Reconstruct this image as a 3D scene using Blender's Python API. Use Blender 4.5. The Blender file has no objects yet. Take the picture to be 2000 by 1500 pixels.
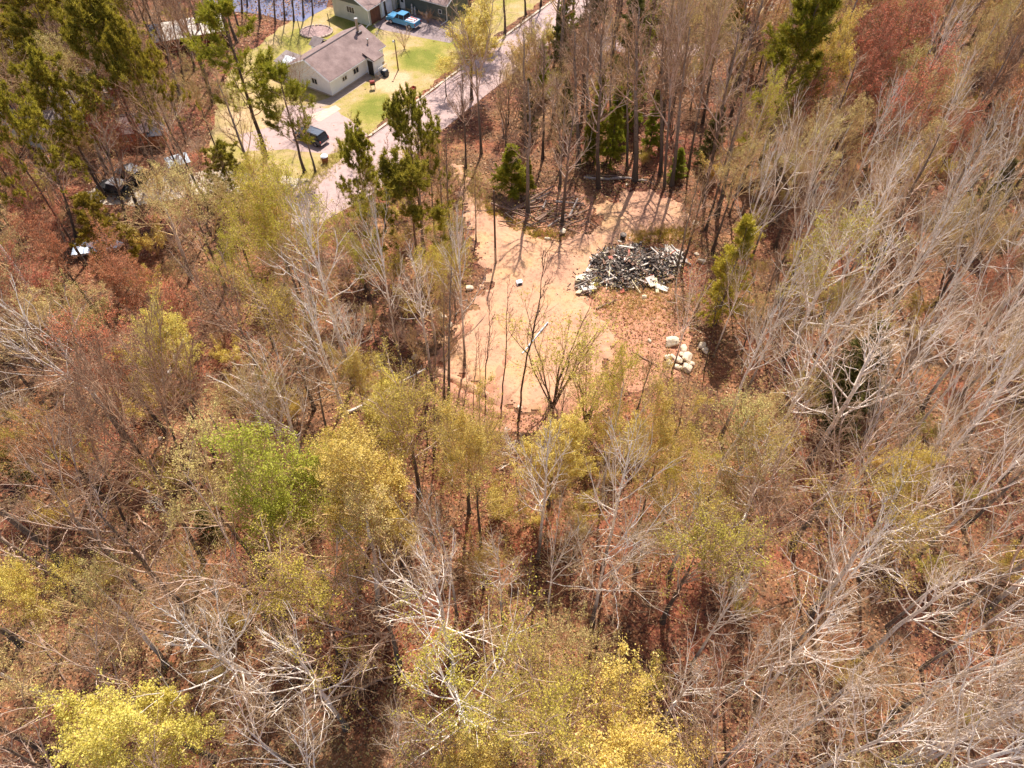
import bpy, bmesh, math, random
import numpy as np
from mathutils import Vector, Matrix
random.seed(7); RS = np.random.RandomState(11)
scene = bpy.context.scene
# ------------------------------------------------------------------ camera
FPX = 1387.0; PITCH = math.radians(51.6); CAMH = 52.0
cam_data = bpy.data.cameras.new('drone_camera'); cam = bpy.data.objects.new('drone_camera', cam_data)
scene.collection.objects.link(cam); scene.camera = cam
cam_data.sensor_width = 36; cam_data.lens = FPX/2000*36
cam_data.clip_start = 0.5; cam_data.clip_end = 3000
cam.location = (0, 0, CAMH); cam.rotation_euler = (math.pi/2-PITCH, 0, 0)
# ------------------------------------------------------------------ sky, sun
SUN_EL, SUN_AZ = 58.0, 8.0         # degrees; azimuth from +Y towards +X
world = bpy.data.worlds.new('World'); scene.world = world; world.use_nodes = True
nt = world.node_tree; bgn = nt.nodes['Background']
sky = nt.nodes.new('ShaderNodeTexSky'); sky.sky_type = 'NISHITA'; sky.sun_disc = False
sky.sun_elevation = math.radians(SUN_EL); sky.sun_rotation = math.radians(SUN_AZ)
sky.air_density = 1.0; sky.dust_density = 2.0
nt.links.new(sky.outputs[0], bgn.inputs[0]); bgn.inputs[1].default_value = 0.115
sl = bpy.data.lights.new('sun', 'SUN'); sl.energy = 5.0; sl.angle = math.radians(0.6); sl.color = (1.0, 0.93, 0.84)
so = bpy.data.objects.new('sun', sl); scene.collection.objects.link(so)
so.rotation_euler = (-math.radians(90-SUN_EL), 0, -math.radians(SUN_AZ)); so.location = (0, 60, 120)
vs = scene.view_settings
scene.display_settings.display_device = 'sRGB'
vs.view_transform = 'Standard'; vs.look = 'None'; vs.gamma = 1; vs.use_curve_mapping = False
vs.exposure = 0.68
# ------------------------------------------------------------------ helpers
COL = scene.collection
cp, sp = math.cos(PITCH), math.sin(PITCH)
def gp(px, py, z=0.0):
    """ground (or height z) point seen at a pixel of the 2000x1500 photograph"""
    a = (px-1000)/FPX; b = (750-py)/FPX
    d = (a, cp+b*sp, -sp+b*cp); t = (CAMH-z)/-d[2]
    return Vector((d[0]*t, d[1]*t, z))
def ppm(v):
    dep = v[1]*cp+(CAMH-v[2])*sp
    return FPX/dep
def topx(v):
    dep = v[1]*cp+(CAMH-v[2])*sp; u = v[1]*sp-(CAMH-v[2])*cp
    return 1000+v[0]/dep*FPX, 750-u/dep*FPX
def tag(o, label=None, cat=None, group=None, kind=None):
    if label: o['label'] = label
    if cat: o['category'] = cat
    if group: o['group'] = group
    if kind: o['kind'] = kind
    return o
def empty(name, loc=(0, 0, 0), rz=0.0, label=None, cat=None, group=None):
    o = bpy.data.objects.new(name, None); COL.objects.link(o); o.empty_display_size = 0.3
    o.location = loc; o.rotation_euler = (0, 0, rz); return tag(o, label, cat, group)
def link(name, me, parent=None, mat=None):
    if mat and not me.materials: me.materials.append(mat)
    o = bpy.data.objects.new(name, me); COL.objects.link(o)
    if parent is not None: o.parent = parent
    return o
def np_mesh(name, V, Fc, mat, smooth=False):
    V = np.asarray(V, dtype=np.float32); Fc = np.asarray(Fc, dtype=np.int32)
    me = bpy.data.meshes.new(name); n, k = Fc.shape
    me.vertices.add(len(V)); me.vertices.foreach_set('co', V.ravel())
    me.loops.add(n*k); me.loops.foreach_set('vertex_index', Fc.ravel())
    me.polygons.add(n); me.polygons.foreach_set('loop_start', np.arange(0, n*k, k, dtype=np.int32))
    me.polygons.foreach_set('loop_total', np.full(n, k, dtype=np.int32))
    if smooth: me.polygons.foreach_set('use_smooth', np.ones(n, dtype=bool))
    me.update(calc_edges=True)
    if mat: me.materials.append(mat)
    return me
class MB:
    def __init__(s): s.v = []; s.f = []
    def add(s, vs_, fs):
        b = len(s.v); s.v += [tuple(x) for x in vs_]; s.f += [tuple(b+i for i in f) for f in fs]; return s
    def box(s, c, size, rz=0, M=None):
        x, y, z = [q/2 for q in size]
        P = [Vector((i*x, j*y, k*z)) for k in (-1, 1) for j in (-1, 1) for i in (-1, 1)]
        R = M if M is not None else Matrix.Rotation(rz, 3, 'Z')
        P = [R @ p + Vector(c) for p in P]
        return s.add(P, [(0, 2, 3, 1), (4, 5, 7, 6), (0, 1, 5, 4), (2, 6, 7, 3), (0, 4, 6, 2), (1, 3, 7, 5)])
    def prism(s, poly, y0, y1, axis='y'):
        n = len(poly)
        if axis == 'y': P = [(a, y0, b) for a, b in poly]+[(a, y1, b) for a, b in poly]
        elif axis == 'x': P = [(y0, a, b) for a, b in poly]+[(y1, a, b) for a, b in poly]
        else: P = [(a, b, y0) for a, b in poly]+[(a, b, y1) for a, b in poly]
        return s.add(P, [tuple(range(n))[::-1], tuple(range(n, 2*n))]+[(i, (i+1) % n, n+(i+1) % n, n+i) for i in range(n)])
    def cyl(s, a, b, r0, r1=None, n=8):
        a = Vector(a); b = Vector(b); r1 = r0 if r1 is None else r1; t = (b-a).normalized()
        u = t.cross(Vector((0, 0, 1)) if abs(t.z) < .9 else Vector((1, 0, 0))).normalized(); w = t.cross(u)
        P = [p+(u*math.cos(q)+w*math.sin(q))*r for p, r in ((a, r0), (b, r1)) for q in [2*math.pi*i/n for i in range(n)]]
        return s.add(P, [(i, (i+1) % n, n+(i+1) % n, n+i) for i in range(n)]+[tuple(range(n))[::-1], tuple(range(n, 2*n))])
    def mesh(s, name, mat, bevel=0):
        me = bpy.data.meshes.new(name); me.from_pydata(s.v, [], s.f); me.update()
        bm = bmesh.new(); bm.from_mesh(me); bmesh.ops.recalc_face_normals(bm, faces=bm.faces)
        if bevel: bmesh.ops.bevel(bm, geom=bm.edges[:], offset=bevel, segments=1, affect='EDGES', clamp_overlap=True)
        bm.to_mesh(me); bm.free()
        if mat: me.materials.append(mat)
        return me
    def obj(s, name, mat, parent=None, bevel=0): return link(name, s.mesh(name, mat, bevel), parent)
# ------------------------------------------------------------------ materials
def newmat(name):
    m = bpy.data.materials.new(name); m.use_nodes = True; t = m.node_tree; return m, t, t.nodes['Principled BSDF']
def N(t, typ, **kw):
    n = t.nodes.new(typ)
    for k, v in kw.items():
        if k in n.inputs: n.inputs[k].default_value = v
        else: setattr(n, k, v)
    return n
def ramp(t, stops, interp='LINEAR'):
    r = t.nodes.new('ShaderNodeValToRGB'); r.color_ramp.interpolation = interp; e = r.color_ramp.elements
    while len(e) < len(stops): e.new(0.5)
    for i, (p, c) in enumerate(stops):
        e[i].position = p; e[i].color = (c[0], c[1], c[2], 1)
    return r
def mixc(t, fac, a, b, mode='MIX'):
    m = t.nodes.new('ShaderNodeMix'); m.data_type = 'RGBA'; m.blend_type = mode
    for s, v in ((0, fac), (6, a), (7, b)):
        if isinstance(v, bpy.types.NodeSocket): t.links.new(v, m.inputs[s])
        elif s == 0: m.inputs[0].default_value = v
        else: m.inputs[s].default_value = (v[0], v[1], v[2], 1)
    return m.outputs[2]
def noisy(name, c1, c2, scale=3.0, rough=0.85, detail=5, bump=0.0, c3=None, coords='Object', metallic=0, bdist=0.05, rnd=0.0):
    m, t, b = newmat(name); tc = N(t, 'ShaderNodeTexCoord'); n = N(t, 'ShaderNodeTexNoise', Scale=scale, Detail=detail, Roughness=0.65)
    t.links.new(tc.outputs[coords], n.inputs['Vector'])
    st = [(0.33, c1), (0.67, c2)] if c3 is None else [(0.3, c1), (0.5, c2), (0.7, c3)]
    r = ramp(t, st); t.links.new(n.outputs[0], r.inputs[0]); out = r.outputs[0]
    if rnd:
        oi = N(t, 'ShaderNodeObjectInfo'); h = N(t, 'ShaderNodeHueSaturation')
        mr = N(t, 'ShaderNodeMapRange'); mr.inputs[3].default_value = 1-rnd; mr.inputs[4].default_value = 1+rnd
        t.links.new(oi.outputs['Random'], mr.inputs[0]); t.links.new(mr.outputs[0], h.inputs['Value']); t.links.new(out, h.inputs['Color']); out = h.outputs[0]
    t.links.new(out, b.inputs['Base Color'])
    b.inputs['Roughness'].default_value = rough; b.inputs['Metallic'].default_value = metallic
    if bump:
        bn = N(t, 'ShaderNodeBump', Strength=bump, Distance=bdist); t.links.new(n.outputs[0], bn.inputs['Height']); t.links.new(bn.outputs[0], b.inputs['Normal'])
    return m
def leafmat(name, cols, transl=0.38, rnd=0.12):
    """leaf colours vary leaf by leaf and tree by tree; light passes through the leaf"""
    m, t, b = newmat(name); g = N(t, 'ShaderNodeNewGeometry'); r = ramp(t, [(i/(len(cols)-1), c) for i, c in enumerate(cols)])
    t.links.new(g.outputs['Random Per Island'], r.inputs[0])
    oi = N(t, 'ShaderNodeObjectInfo'); h = N(t, 'ShaderNodeHueSaturation'); mr = N(t, 'ShaderNodeMapRange'); mr.inputs[3].default_value = 1-rnd; mr.inputs[4].default_value = 1+rnd
    mh = N(t, 'ShaderNodeMapRange'); mh.inputs[3].default_value = 0.5-rnd*.13; mh.inputs[4].default_value = 0.5+rnd*.13
    mm = N(t, 'ShaderNodeMath', operation='FRACT'); m2 = N(t, 'ShaderNodeMath', operation='MULTIPLY'); m2.inputs[1].default_value = 7.31
    t.links.new(oi.outputs['Random'], m2.inputs[0]); t.links.new(m2.outputs[0], mm.inputs[0]); t.links.new(mm.outputs[0], mh.inputs[0]); t.links.new(mh.outputs[0], h.inputs['Hue'])
    t.links.new(oi.outputs['Random'], mr.inputs[0]); t.links.new(mr.outputs[0], h.inputs['Value']); t.links.new(r.outputs[0], h.inputs['Color'])
    t.links.new(h.outputs[0], b.inputs['Base Color']); b.inputs['Roughness'].default_value = 0.65; b.inputs['Specular IOR Level'].default_value = 0.25
    tr = N(t, 'ShaderNodeBsdfTranslucent'); t.links.new(h.outputs[0], tr.inputs[0])
    mx = N(t, 'ShaderNodeMixShader'); mx.inputs[0].default_value = transl
    t.links.new(b.outputs[0], mx.inputs[1]); t.links.new(tr.outputs[0], mx.inputs[2]); t.links.new(mx.outputs[0], t.nodes['Material Output'].inputs[0])
    return m
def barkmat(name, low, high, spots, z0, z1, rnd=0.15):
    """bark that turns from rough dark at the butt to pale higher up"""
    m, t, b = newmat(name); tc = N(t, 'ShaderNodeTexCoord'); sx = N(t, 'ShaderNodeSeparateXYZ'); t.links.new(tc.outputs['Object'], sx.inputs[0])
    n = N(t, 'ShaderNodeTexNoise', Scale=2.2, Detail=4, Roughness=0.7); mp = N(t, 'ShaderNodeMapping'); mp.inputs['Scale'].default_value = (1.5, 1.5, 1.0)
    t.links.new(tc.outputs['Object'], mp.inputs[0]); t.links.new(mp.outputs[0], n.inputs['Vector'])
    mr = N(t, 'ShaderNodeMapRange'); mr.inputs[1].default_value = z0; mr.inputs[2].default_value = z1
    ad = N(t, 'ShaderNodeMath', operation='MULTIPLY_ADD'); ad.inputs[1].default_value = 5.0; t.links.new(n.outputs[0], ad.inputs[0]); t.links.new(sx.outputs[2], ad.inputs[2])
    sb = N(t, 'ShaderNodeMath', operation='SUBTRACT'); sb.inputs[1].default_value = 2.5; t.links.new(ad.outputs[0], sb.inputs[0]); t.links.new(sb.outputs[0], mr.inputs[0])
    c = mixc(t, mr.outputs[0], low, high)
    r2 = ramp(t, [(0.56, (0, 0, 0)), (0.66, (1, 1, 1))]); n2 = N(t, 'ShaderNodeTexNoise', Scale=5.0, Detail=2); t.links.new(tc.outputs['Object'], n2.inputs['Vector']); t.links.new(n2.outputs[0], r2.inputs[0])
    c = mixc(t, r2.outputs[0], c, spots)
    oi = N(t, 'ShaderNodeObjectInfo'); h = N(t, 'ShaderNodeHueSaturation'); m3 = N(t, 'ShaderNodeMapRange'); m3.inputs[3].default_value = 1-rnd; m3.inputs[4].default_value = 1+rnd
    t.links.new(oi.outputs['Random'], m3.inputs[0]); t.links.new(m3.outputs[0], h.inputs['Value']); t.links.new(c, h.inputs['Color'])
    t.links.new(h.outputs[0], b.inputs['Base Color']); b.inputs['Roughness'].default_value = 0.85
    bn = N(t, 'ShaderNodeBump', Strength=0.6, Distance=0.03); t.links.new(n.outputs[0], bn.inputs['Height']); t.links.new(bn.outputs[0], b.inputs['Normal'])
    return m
def plain(name, c, rough=0.6, metallic=0.0):
    return noisy(name, [x*0.85 for x in c], [min(1, x*1.12) for x in c], scale=4, rough=rough, metallic=metallic)
M = {}
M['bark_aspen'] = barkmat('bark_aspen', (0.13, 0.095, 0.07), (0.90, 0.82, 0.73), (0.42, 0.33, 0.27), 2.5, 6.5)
M['twig_aspen'] = noisy('twig_aspen', (0.84, 0.71, 0.60), (0.94, 0.84, 0.74), 2.0, rnd=0.18)
M['fine_pale'] = noisy('fine_twigs_pale', (0.40, 0.26, 0.14), (0.58, 0.41, 0.25), 2.0, rnd=0.18)
M['fine_brown'] = noisy('fine_twigs_brown', (0.20, 0.11, 0.065), (0.34, 0.20, 0.12), 2.0, rnd=0.2)
M['fine_tan'] = noisy('fine_twigs_tan', (0.36, 0.22, 0.09), (0.50, 0.33, 0.15), 2.0, rnd=0.18)
M['fine_grey'] = noisy('fine_twigs_grey', (0.27, 0.155, 0.085), (0.42, 0.26, 0.15), 2.0, rnd=0.18)
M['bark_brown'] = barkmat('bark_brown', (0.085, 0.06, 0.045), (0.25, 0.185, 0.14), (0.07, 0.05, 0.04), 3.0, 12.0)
M['twig_brown'] = noisy('twig_brown', (0.34, 0.19, 0.105), (0.52, 0.32, 0.19), 2.0, rnd=0.22)
M['twig_tan'] = noisy('twig_tan', (0.56, 0.36, 0.16), (0.70, 0.49, 0.25), 2.0, rnd=0.18)
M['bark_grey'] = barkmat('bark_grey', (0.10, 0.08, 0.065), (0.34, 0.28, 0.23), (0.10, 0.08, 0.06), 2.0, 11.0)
M['twig_grey'] = noisy('twig_grey', (0.54, 0.37, 0.27), (0.72, 0.53, 0.41), 2.0, rnd=0.18)
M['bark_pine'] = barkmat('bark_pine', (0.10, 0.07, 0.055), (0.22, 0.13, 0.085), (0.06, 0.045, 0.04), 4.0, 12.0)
M['bark_dead'] = noisy('bark_dead', (0.06, 0.04, 0.03), (0.13, 0.085, 0.06), 3.0)
M['leaf_yellow'] = leafmat('leaf_yellow', [(0.60, 0.45, 0.08), (0.80, 0.64, 0.16), (0.52, 0.40, 0.06), (0.88, 0.73, 0.25)])
M['leaf_lime'] = leafmat('leaf_lime', [(0.42, 0.36, 0.03), (0.62, 0.52, 0.06), (0.50, 0.43, 0.04), (0.74, 0.62, 0.12)])
M['leaf_green'] = leafmat('leaf_green', [(0.34, 0.32, 0.035), (0.50, 0.46, 0.06), (0.40, 0.38, 0.045), (0.62, 0.55, 0.12)])
M['leaf_tan'] = leafmat('leaf_tan', [(0.50, 0.37, 0.14), (0.68, 0.52, 0.22), (0.56, 0.43, 0.16), (0.48, 0.41, 0.11)])
M['leaf_olive'] = leafmat('leaf_olive', [(0.34, 0.255, 0.04), (0.54, 0.41, 0.07), (0.42, 0.33, 0.05), (0.66, 0.50, 0.12)])
M['leaf_red'] = leafmat('leaf_red', [(0.52, 0.17, 0.08), (0.66, 0.26, 0.12), (0.44, 0.13, 0.06), (0.66, 0.36, 0.18)])
M['needle_dark'] = leafmat('needle_dark', [(0.15, 0.13, 0.012), (0.42, 0.34, 0.035), (0.25, 0.21, 0.02), (0.56, 0.45, 0.08)], 0.48)
M['needle_green'] = leafmat('needle_green', [(0.17, 0.20, 0.012), (0.38, 0.36, 0.03), (0.24, 0.26, 0.018), (0.52, 0.46, 0.06)], 0.45)
M['needle_bright'] = leafmat('needle_bright', [(0.16, 0.18, 0.012), (0.38, 0.35, 0.025), (0.25, 0.25, 0.018), (0.52, 0.45, 0.05)], 0.4)
M['needle_deep'] = leafmat('needle_deep', [(0.07, 0.085, 0.016), (0.17, 0.155, 0.03), (0.10, 0.11, 0.02), (0.24, 0.19, 0.06)], 0.35)
M['litter'] = leafmat('litter', [(0.13, 0.045, 0.022), (0.42, 0.17, 0.085), (0.26, 0.085, 0.042), (0.52, 0.26, 0.13), (0.17, 0.065, 0.03), (0.64, 0.40, 0.25)], 0.15)
# ------------------------------------------------------------------ ground, forest floor
def ground_mat():
    m, t, b = newmat('forest_floor'); tc = N(t, 'ShaderNodeTexCoord'); P = tc.outputs['Object']
    v = N(t, 'ShaderNodeTexVoronoi', Scale=5.5); nz = N(t, 'ShaderNodeTexNoise', Scale=3, Detail=3)
    t.links.new(P, nz.inputs['Vector']); w = mixc(t, 0.12, P, nz.outputs[1]); t.links.new(w, v.inputs['Vector'])
    sep = N(t, 'ShaderNodeSeparateColor'); t.links.new(v.outputs['Color'], sep.inputs[0])
    r = ramp(t, [(0.0, (0.04, 0.016, 0.01)), (0.25, (0.15, 0.05, 0.026)), (0.5, (0.27, 0.09, 0.044)), (0.75, (0.19, 0.068, 0.035)), (1.0, (0.42, 0.18, 0.09))])
    t.links.new(sep.outputs[0], r.inputs[0])
    n1 = N(t, 'ShaderNodeTexNoise', Scale=0.09, Detail=6, Roughness=0.6); t.links.new(P, n1.inputs['Vector'])
    r1 = ramp(t, [(0.42, (0, 0, 0)), (0.62, (1, 1, 1))]); t.links.new(n1.outputs[0], r1.inputs[0])
    c = mixc(t, 0.55, r.outputs[0], (0.34, 0.21, 0.085)); c = mixc(t, r1.outputs[0], r.outputs[0], c)
    n2 = N(t, 'ShaderNodeTexNoise', Scale=0.7, Detail=5, Roughness=0.7); t.links.new(P, n2.inputs['Vector'])
    r2 = ramp(t, [(0.35, (0.55, 0.5, 0.5)), (0.6, (1.05, 1.0, 0.95))]); t.links.new(n2.outputs[0], r2.inputs[0])
    n3 = N(t, 'ShaderNodeTexNoise', Scale=0.13, Detail=5, Roughness=0.65); mp = N(t, 'ShaderNodeMapping'); mp.inputs['Location'].default_value = (31, 17, 0); t.links.new(P, mp.inputs[0]); t.links.new(mp.outputs[0], n3.inputs['Vector'])
    r3 = ramp(t, [(0.5, (0, 0, 0)), (0.66, (1, 1, 1))]); t.links.new(n3.outputs[0], r3.inputs[0]); rd = mixc(t, 0.6, c, (0.36, 0.085, 0.035)); c = mixc(t, r3.outputs[0], c, rd)
    n4 = N(t, 'ShaderNodeTexNoise', Scale=0.21, Detail=6, Roughness=0.7); t.links.new(mp.outputs[0], n4.inputs['Vector']); r4 = ramp(t, [(0.36, (0.42, 0.38, 0.36)), (0.52, (1, 1, 1))]); t.links.new(n4.outputs[0], r4.inputs[0]); c = mixc(t, 1.0, c, r4.outputs[0], 'MULTIPLY')
    c = mixc(t, 1.0, c, r2.outputs[0], 'MULTIPLY'); t.links.new(c, b.inputs['Base Color']); b.inputs['Roughness'].default_value = 0.9
    bn = N(t, 'ShaderNodeBump', Strength=1.0, Distance=0.18); ad = N(t, 'ShaderNodeMath', operation='ADD')
    t.links.new(sep.outputs[1], ad.inputs[0]); t.links.new(n2.outputs[0], ad.inputs[1]); t.links.new(ad.outputs[0], bn.inputs['Height']); t.links.new(bn.outputs[0], b.inputs['Normal'])
    return m
M['ground'] = ground_mat()
S_ = 1500
tag(link('ground', np_mesh('ground', [(-S_, -S_, 0), (S_, -S_, 0), (S_, S_, 0), (-S_, S_, 0)], [(0, 1, 2, 3)], M['ground'])), 'orange brown forest floor covered with dead leaves', kind='structure')
def jag(pts, amp, step=1.0, seed=1):
    rr = random.Random(seed); out = []
    for i in range(len(pts)):
        a = pts[i]; b = pts[(i+1) % len(pts)]; n = max(1, int((b-a).length/step))
        for k in range(n):
            p = a.lerp(b, k/n); out.append(p+Vector((rr.uniform(-amp, amp), rr.uniform(-amp, amp), 0)))
    return out
def sheet(name, pts, z, mat, amp=0.0, step=1.0, label=None, thick=0):
    pts = [Vector((p[0], p[1], 0)) for p in pts]
    if amp: pts = jag(pts, amp, step)
    bm = bmesh.new(); vs_ = [bm.verts.new((p.x, p.y, z)) for p in pts]; f = bm.faces.new(vs_)
    if thick:
        g = bmesh.ops.extrude_face_region(bm, geom=[f])
        for v in [x for x in g['geom'] if isinstance(x, bmesh.types.BMVert)]: v.co.z += thick
    bmesh.ops.recalc_face_normals(bm, faces=bm.faces)
    if not thick:
        for f in bm.faces:
            if f.normal.z < 0: f.normal_flip()
    bmesh.ops.triangulate(bm, faces=bm.faces)
    me = bpy.data.meshes.new(name); bm.to_mesh(me); bm.free(); me.materials.append(mat)
    return tag(link(name, me), label, kind='structure')
def px(pts): return [gp(*p) for p in pts]
def inpoly(X, Y, poly):
    ins = np.zeros(X.shape, bool); n = len(poly)
    for i in range(n):
        x0, y0 = poly[i][0], poly[i][1]; x1, y1 = poly[(i+1) % n][0], poly[(i+1) % n][1]
        if y0 == y1: continue
        c = ((y0 > Y) != (y1 > Y)) & (X < (x1-x0)*(Y-y0)/(y1-y0)+x0); ins ^= c
    return ins
# lawn around the houses
LAWN = px([(405, 300), (425, 200), (460, 120), (520, 75), (560, 45), (640, 12), (760, 45), (880, 35), (960, -20), (1090, -20), (850, 160), (719, 262), (640, 345), (560, 372), (440, 345)])
def lawn_mat():
    m, t, b = newmat('lawn'); tc = N(t, 'ShaderNodeTexCoord'); P = tc.outputs['Object']
    n1 = N(t, 'ShaderNodeTexNoise', Scale=0.35, Detail=8, Roughness=0.7); t.links.new(P, n1.inputs['Vector'])
    f = n1.outputs[0]
    for (x, y, r_, s) in [(735, 212, 4.2, .30), (830, 115, 4.5, .34), (690, 35, 4, .2), (600, 75, 4.5, .18), (700, 55, 3.5, .22), (870, 80, 4, .2), (540, 110, 4, .12), (790, 190, 2.6, -.35), (765, 160, 3.6, -.3), (300, 330, 6, -.1), (480, 240, 6, -.12)]:
        g = gp(x, y); vd = N(t, 'ShaderNodeVectorMath', operation='DISTANCE'); vd.inputs[1].default_value = (g.x, g.y, 0.01); t.links.new(P, vd.inputs[0])
        mr = N(t, 'ShaderNodeMapRange'); mr.interpolation_type = 'SMOOTHSTEP'; mr.inputs[1].default_value = r_; mr.inputs[2].default_value = r_*.45; mr.inputs[3].default_value = 0; mr.inputs[4].default_value = s
        t.links.new(vd.outputs['Value'], mr.inputs[0]); a = N(t, 'ShaderNodeMath', operation='ADD'); t.links.new(f, a.inputs[0]); t.links.new(mr.outputs[0], a.inputs[1]); f = a.outputs[0]
    r = ramp(t, [(0.28, (0.56, 0.38, 0.22)), (0.45, (0.42, 0.30, 0.13)), (0.60, (0.31, 0.26, 0.05)), (0.85, (0.17, 0.18, 0.015))]); t.links.new(f, r.inputs[0])
    n2 = N(t, 'ShaderNodeTexNoise', Scale=5, Detail=5, Roughness=0.8); t.links.new(P, n2.inputs['Vector']); r2 = ramp(t, [(0.3, (0.6, 0.6, 0.6)), (0.7, (1.2, 1.2, 1.2))]); t.links.new(n2.outputs[0], r2.inputs[0])
    c = mixc(t, 1.0, r.outputs[0], r2.outputs[0], 'MULTIPLY'); t.links.new(c, b.inputs['Base Color']); b.inputs['Roughness'].default_value = 0.95
    bn = N(t, 'ShaderNodeBump', Strength=0.7, Distance=0.08); t.links.new(n2.outputs[0], bn.inputs['Height']); t.links.new(bn.outputs[0], b.inputs['Normal'])
    return m
M['lawn'] = lawn_mat()
sheet('lawn', LAWN, 0.010, M['lawn'], 0.5, 1.2, 'patchy lawn of green and straw coloured grass around the houses')
M['asphalt'] = noisy('asphalt', (0.27, 0.185, 0.17), (0.43, 0.30, 0.275), 0.9, 0.9, 9, 0.3, c3=(0.36, 0.25, 0.23))
M['drive'] = noisy('driveway_asphalt', (0.21, 0.155, 0.15), (0.30, 0.225, 0.22), 0.9, 0.9, 8, 0.2)
M['concrete'] = noisy('concrete', (0.42, 0.34, 0.26), (0.56, 0.47, 0.37), 2.0, 0.9, 6, 0.2)
RD = Vector((math.cos(math.radians(57.3)), math.sin(math.radians(57.3)), 0)); RN = Vector((RD.y, -RD.x, 0))
K0 = gp(719, 267)
def rp(s, w): return K0+RD*s+RN*w
ROAD = [rp(-9, 0.35), rp(90, 0.35), rp(90, 7.4), rp(24, 7.2), rp(6, 7.2), rp(-8, 8.4), rp(-16, 6.8), rp(-20, 3.0), rp(-17, -1.2)]
sheet('road', ROAD, 0.018, M['asphalt'], 0.12, 2.5, 'pinkish grey residential road')
def strip(name, pts, w, z, mat, parent=None, h=0.0):
    m = MB()
    for a, b in zip(pts[:-1], pts[1:]):
        a = Vector(a); b = Vector(b); d = (b-a); L = d.length; c = (a+b)/2
        m.box((c.x, c.y, z+h/2), (L+w*.0, w, max(h, 0.002)), math.atan2(d.y, d.x))
    return m.obj(name, mat, parent)
tag(strip('kerb', [rp(0, 0.1), rp(90, 0.1)], 0.34, 0.0, M['concrete'], h=0.13), 'pale concrete kerb between lawn and road', kind='structure')
M['seam'] = plain('tar_seam', (0.13, 0.10, 0.10), 0.5)
tag(strip('road_seam', [rp(0, 0.5), rp(30, 0.5), rp(90, 0.5)], 0.10, 0.0225, M['seam']), kind='structure')
rq = random.Random(21)
for _ in range(16):
    s0 = rq.uniform(-6, 60); w0 = rq.uniform(.8, 6.6); P_ = [(s0, w0)]
    for k in range(rq.randint(3, 7)): P_.append((P_[-1][0]+rq.uniform(-.6, 1.1), min(7, max(.6, P_[-1][1]+rq.uniform(-.2, 1.2)))))
    tag(strip('road_crack', [rp(*q) for q in P_], rq.uniform(.04, .09), 0.0215, M['seam']), kind='structure')
for w_ in (3.2, 5.2): tag(strip('road_seam', [rp(33, w_), rp(60, w_+.3), rp(90, w_)], 0.09, 0.0225, M['seam']), kind='structure')
sheet('driveway', px([(722, 266), (655, 212), (560, 205), (540, 245), (470, 262), (480, 295), (560, 292), (640, 302), (700, 285)]), 0.014, M['asphalt'], 0.15, 1.5, 'pinkish driveway of the white house')
sheet('driveway', [gp(727, 52), gp(775, 17), gp(871, 44), gp(905, 62), gp(878, 84), gp(806, 70), gp(745, 58)], 0.014, M['drive'], 0.06, 2, 'grey driveway of the green house')
sheet('driveway', px([(150, 380), (240, 345), (300, 350), (420, 330), (620, 352), (610, 385), (420, 375), (260, 402), (170, 398)]), 0.014, M['concrete'], 0.25, 1.2, 'pale dirt drive at the left')
sheet('driveway', px([(1150, 62), (1230, 75), (1300, 88), (1400, 84), (1460, 60), (1470, 75), (1400, 108), (1290, 114), (1200, 100), (1120, 95)]), 0.012, M['asphalt'], 0.2, 1.5, 'pink side road behind the bare trees')
sheet('driveway', px([(1430, -15), (1520, -12), (1560, 12), (1500, 22), (1430, 8)]), 0.013, M['concrete'], 0.2, 1.5, 'sandy track at the top edge')
sheet('walkway', px([(598, 205), (641, 192), (718, 143), (728, 152), (650, 203), (612, 214)]), 0.022, noisy('path_slabs', (0.30, 0.22, 0.17), (0.42, 0.32, 0.25), 2.5), 0, label='brown slab walkway along the white house wall')
sheet('patio_pad', px([(640, 212), (655, 205), (666, 213), (625, 238), (600, 226)]), 0.026, M['concrete'], 0, label='pale concrete pad at the end of the walkway')
# pond
m, t, b = newmat('pond_water'); b.inputs['Base Color'].default_value = (0.15, 0.16, 0.27, 1); b.inputs['Roughness'].default_value = 0.3
tcn = N(t, 'ShaderNodeTexCoord'); nn = N(t, 'ShaderNodeTexNoise', Scale=1.2, Detail=4); t.links.new(tcn.outputs['Object'], nn.inputs['Vector'])
bn = N(t, 'ShaderNodeBump', Strength=0.25, Distance=0.1); t.links.new(nn.outputs[0], bn.inputs['Height']); t.links.new(bn.outputs[0], b.inputs['Normal']); M['water'] = m
sheet('pond_water', [gp(395, 5), gp(440, 20), gp(500, 26), gp(545, 38), gp(590, 42), gp(638, 16), gp(650, -20), gp(640, -60), gp(600, -120), gp(420, -120), gp(380, -60)], 0.03, M['water'], 0.3, 1.5, 'violet blue pond behind dark tree trunks')
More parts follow.
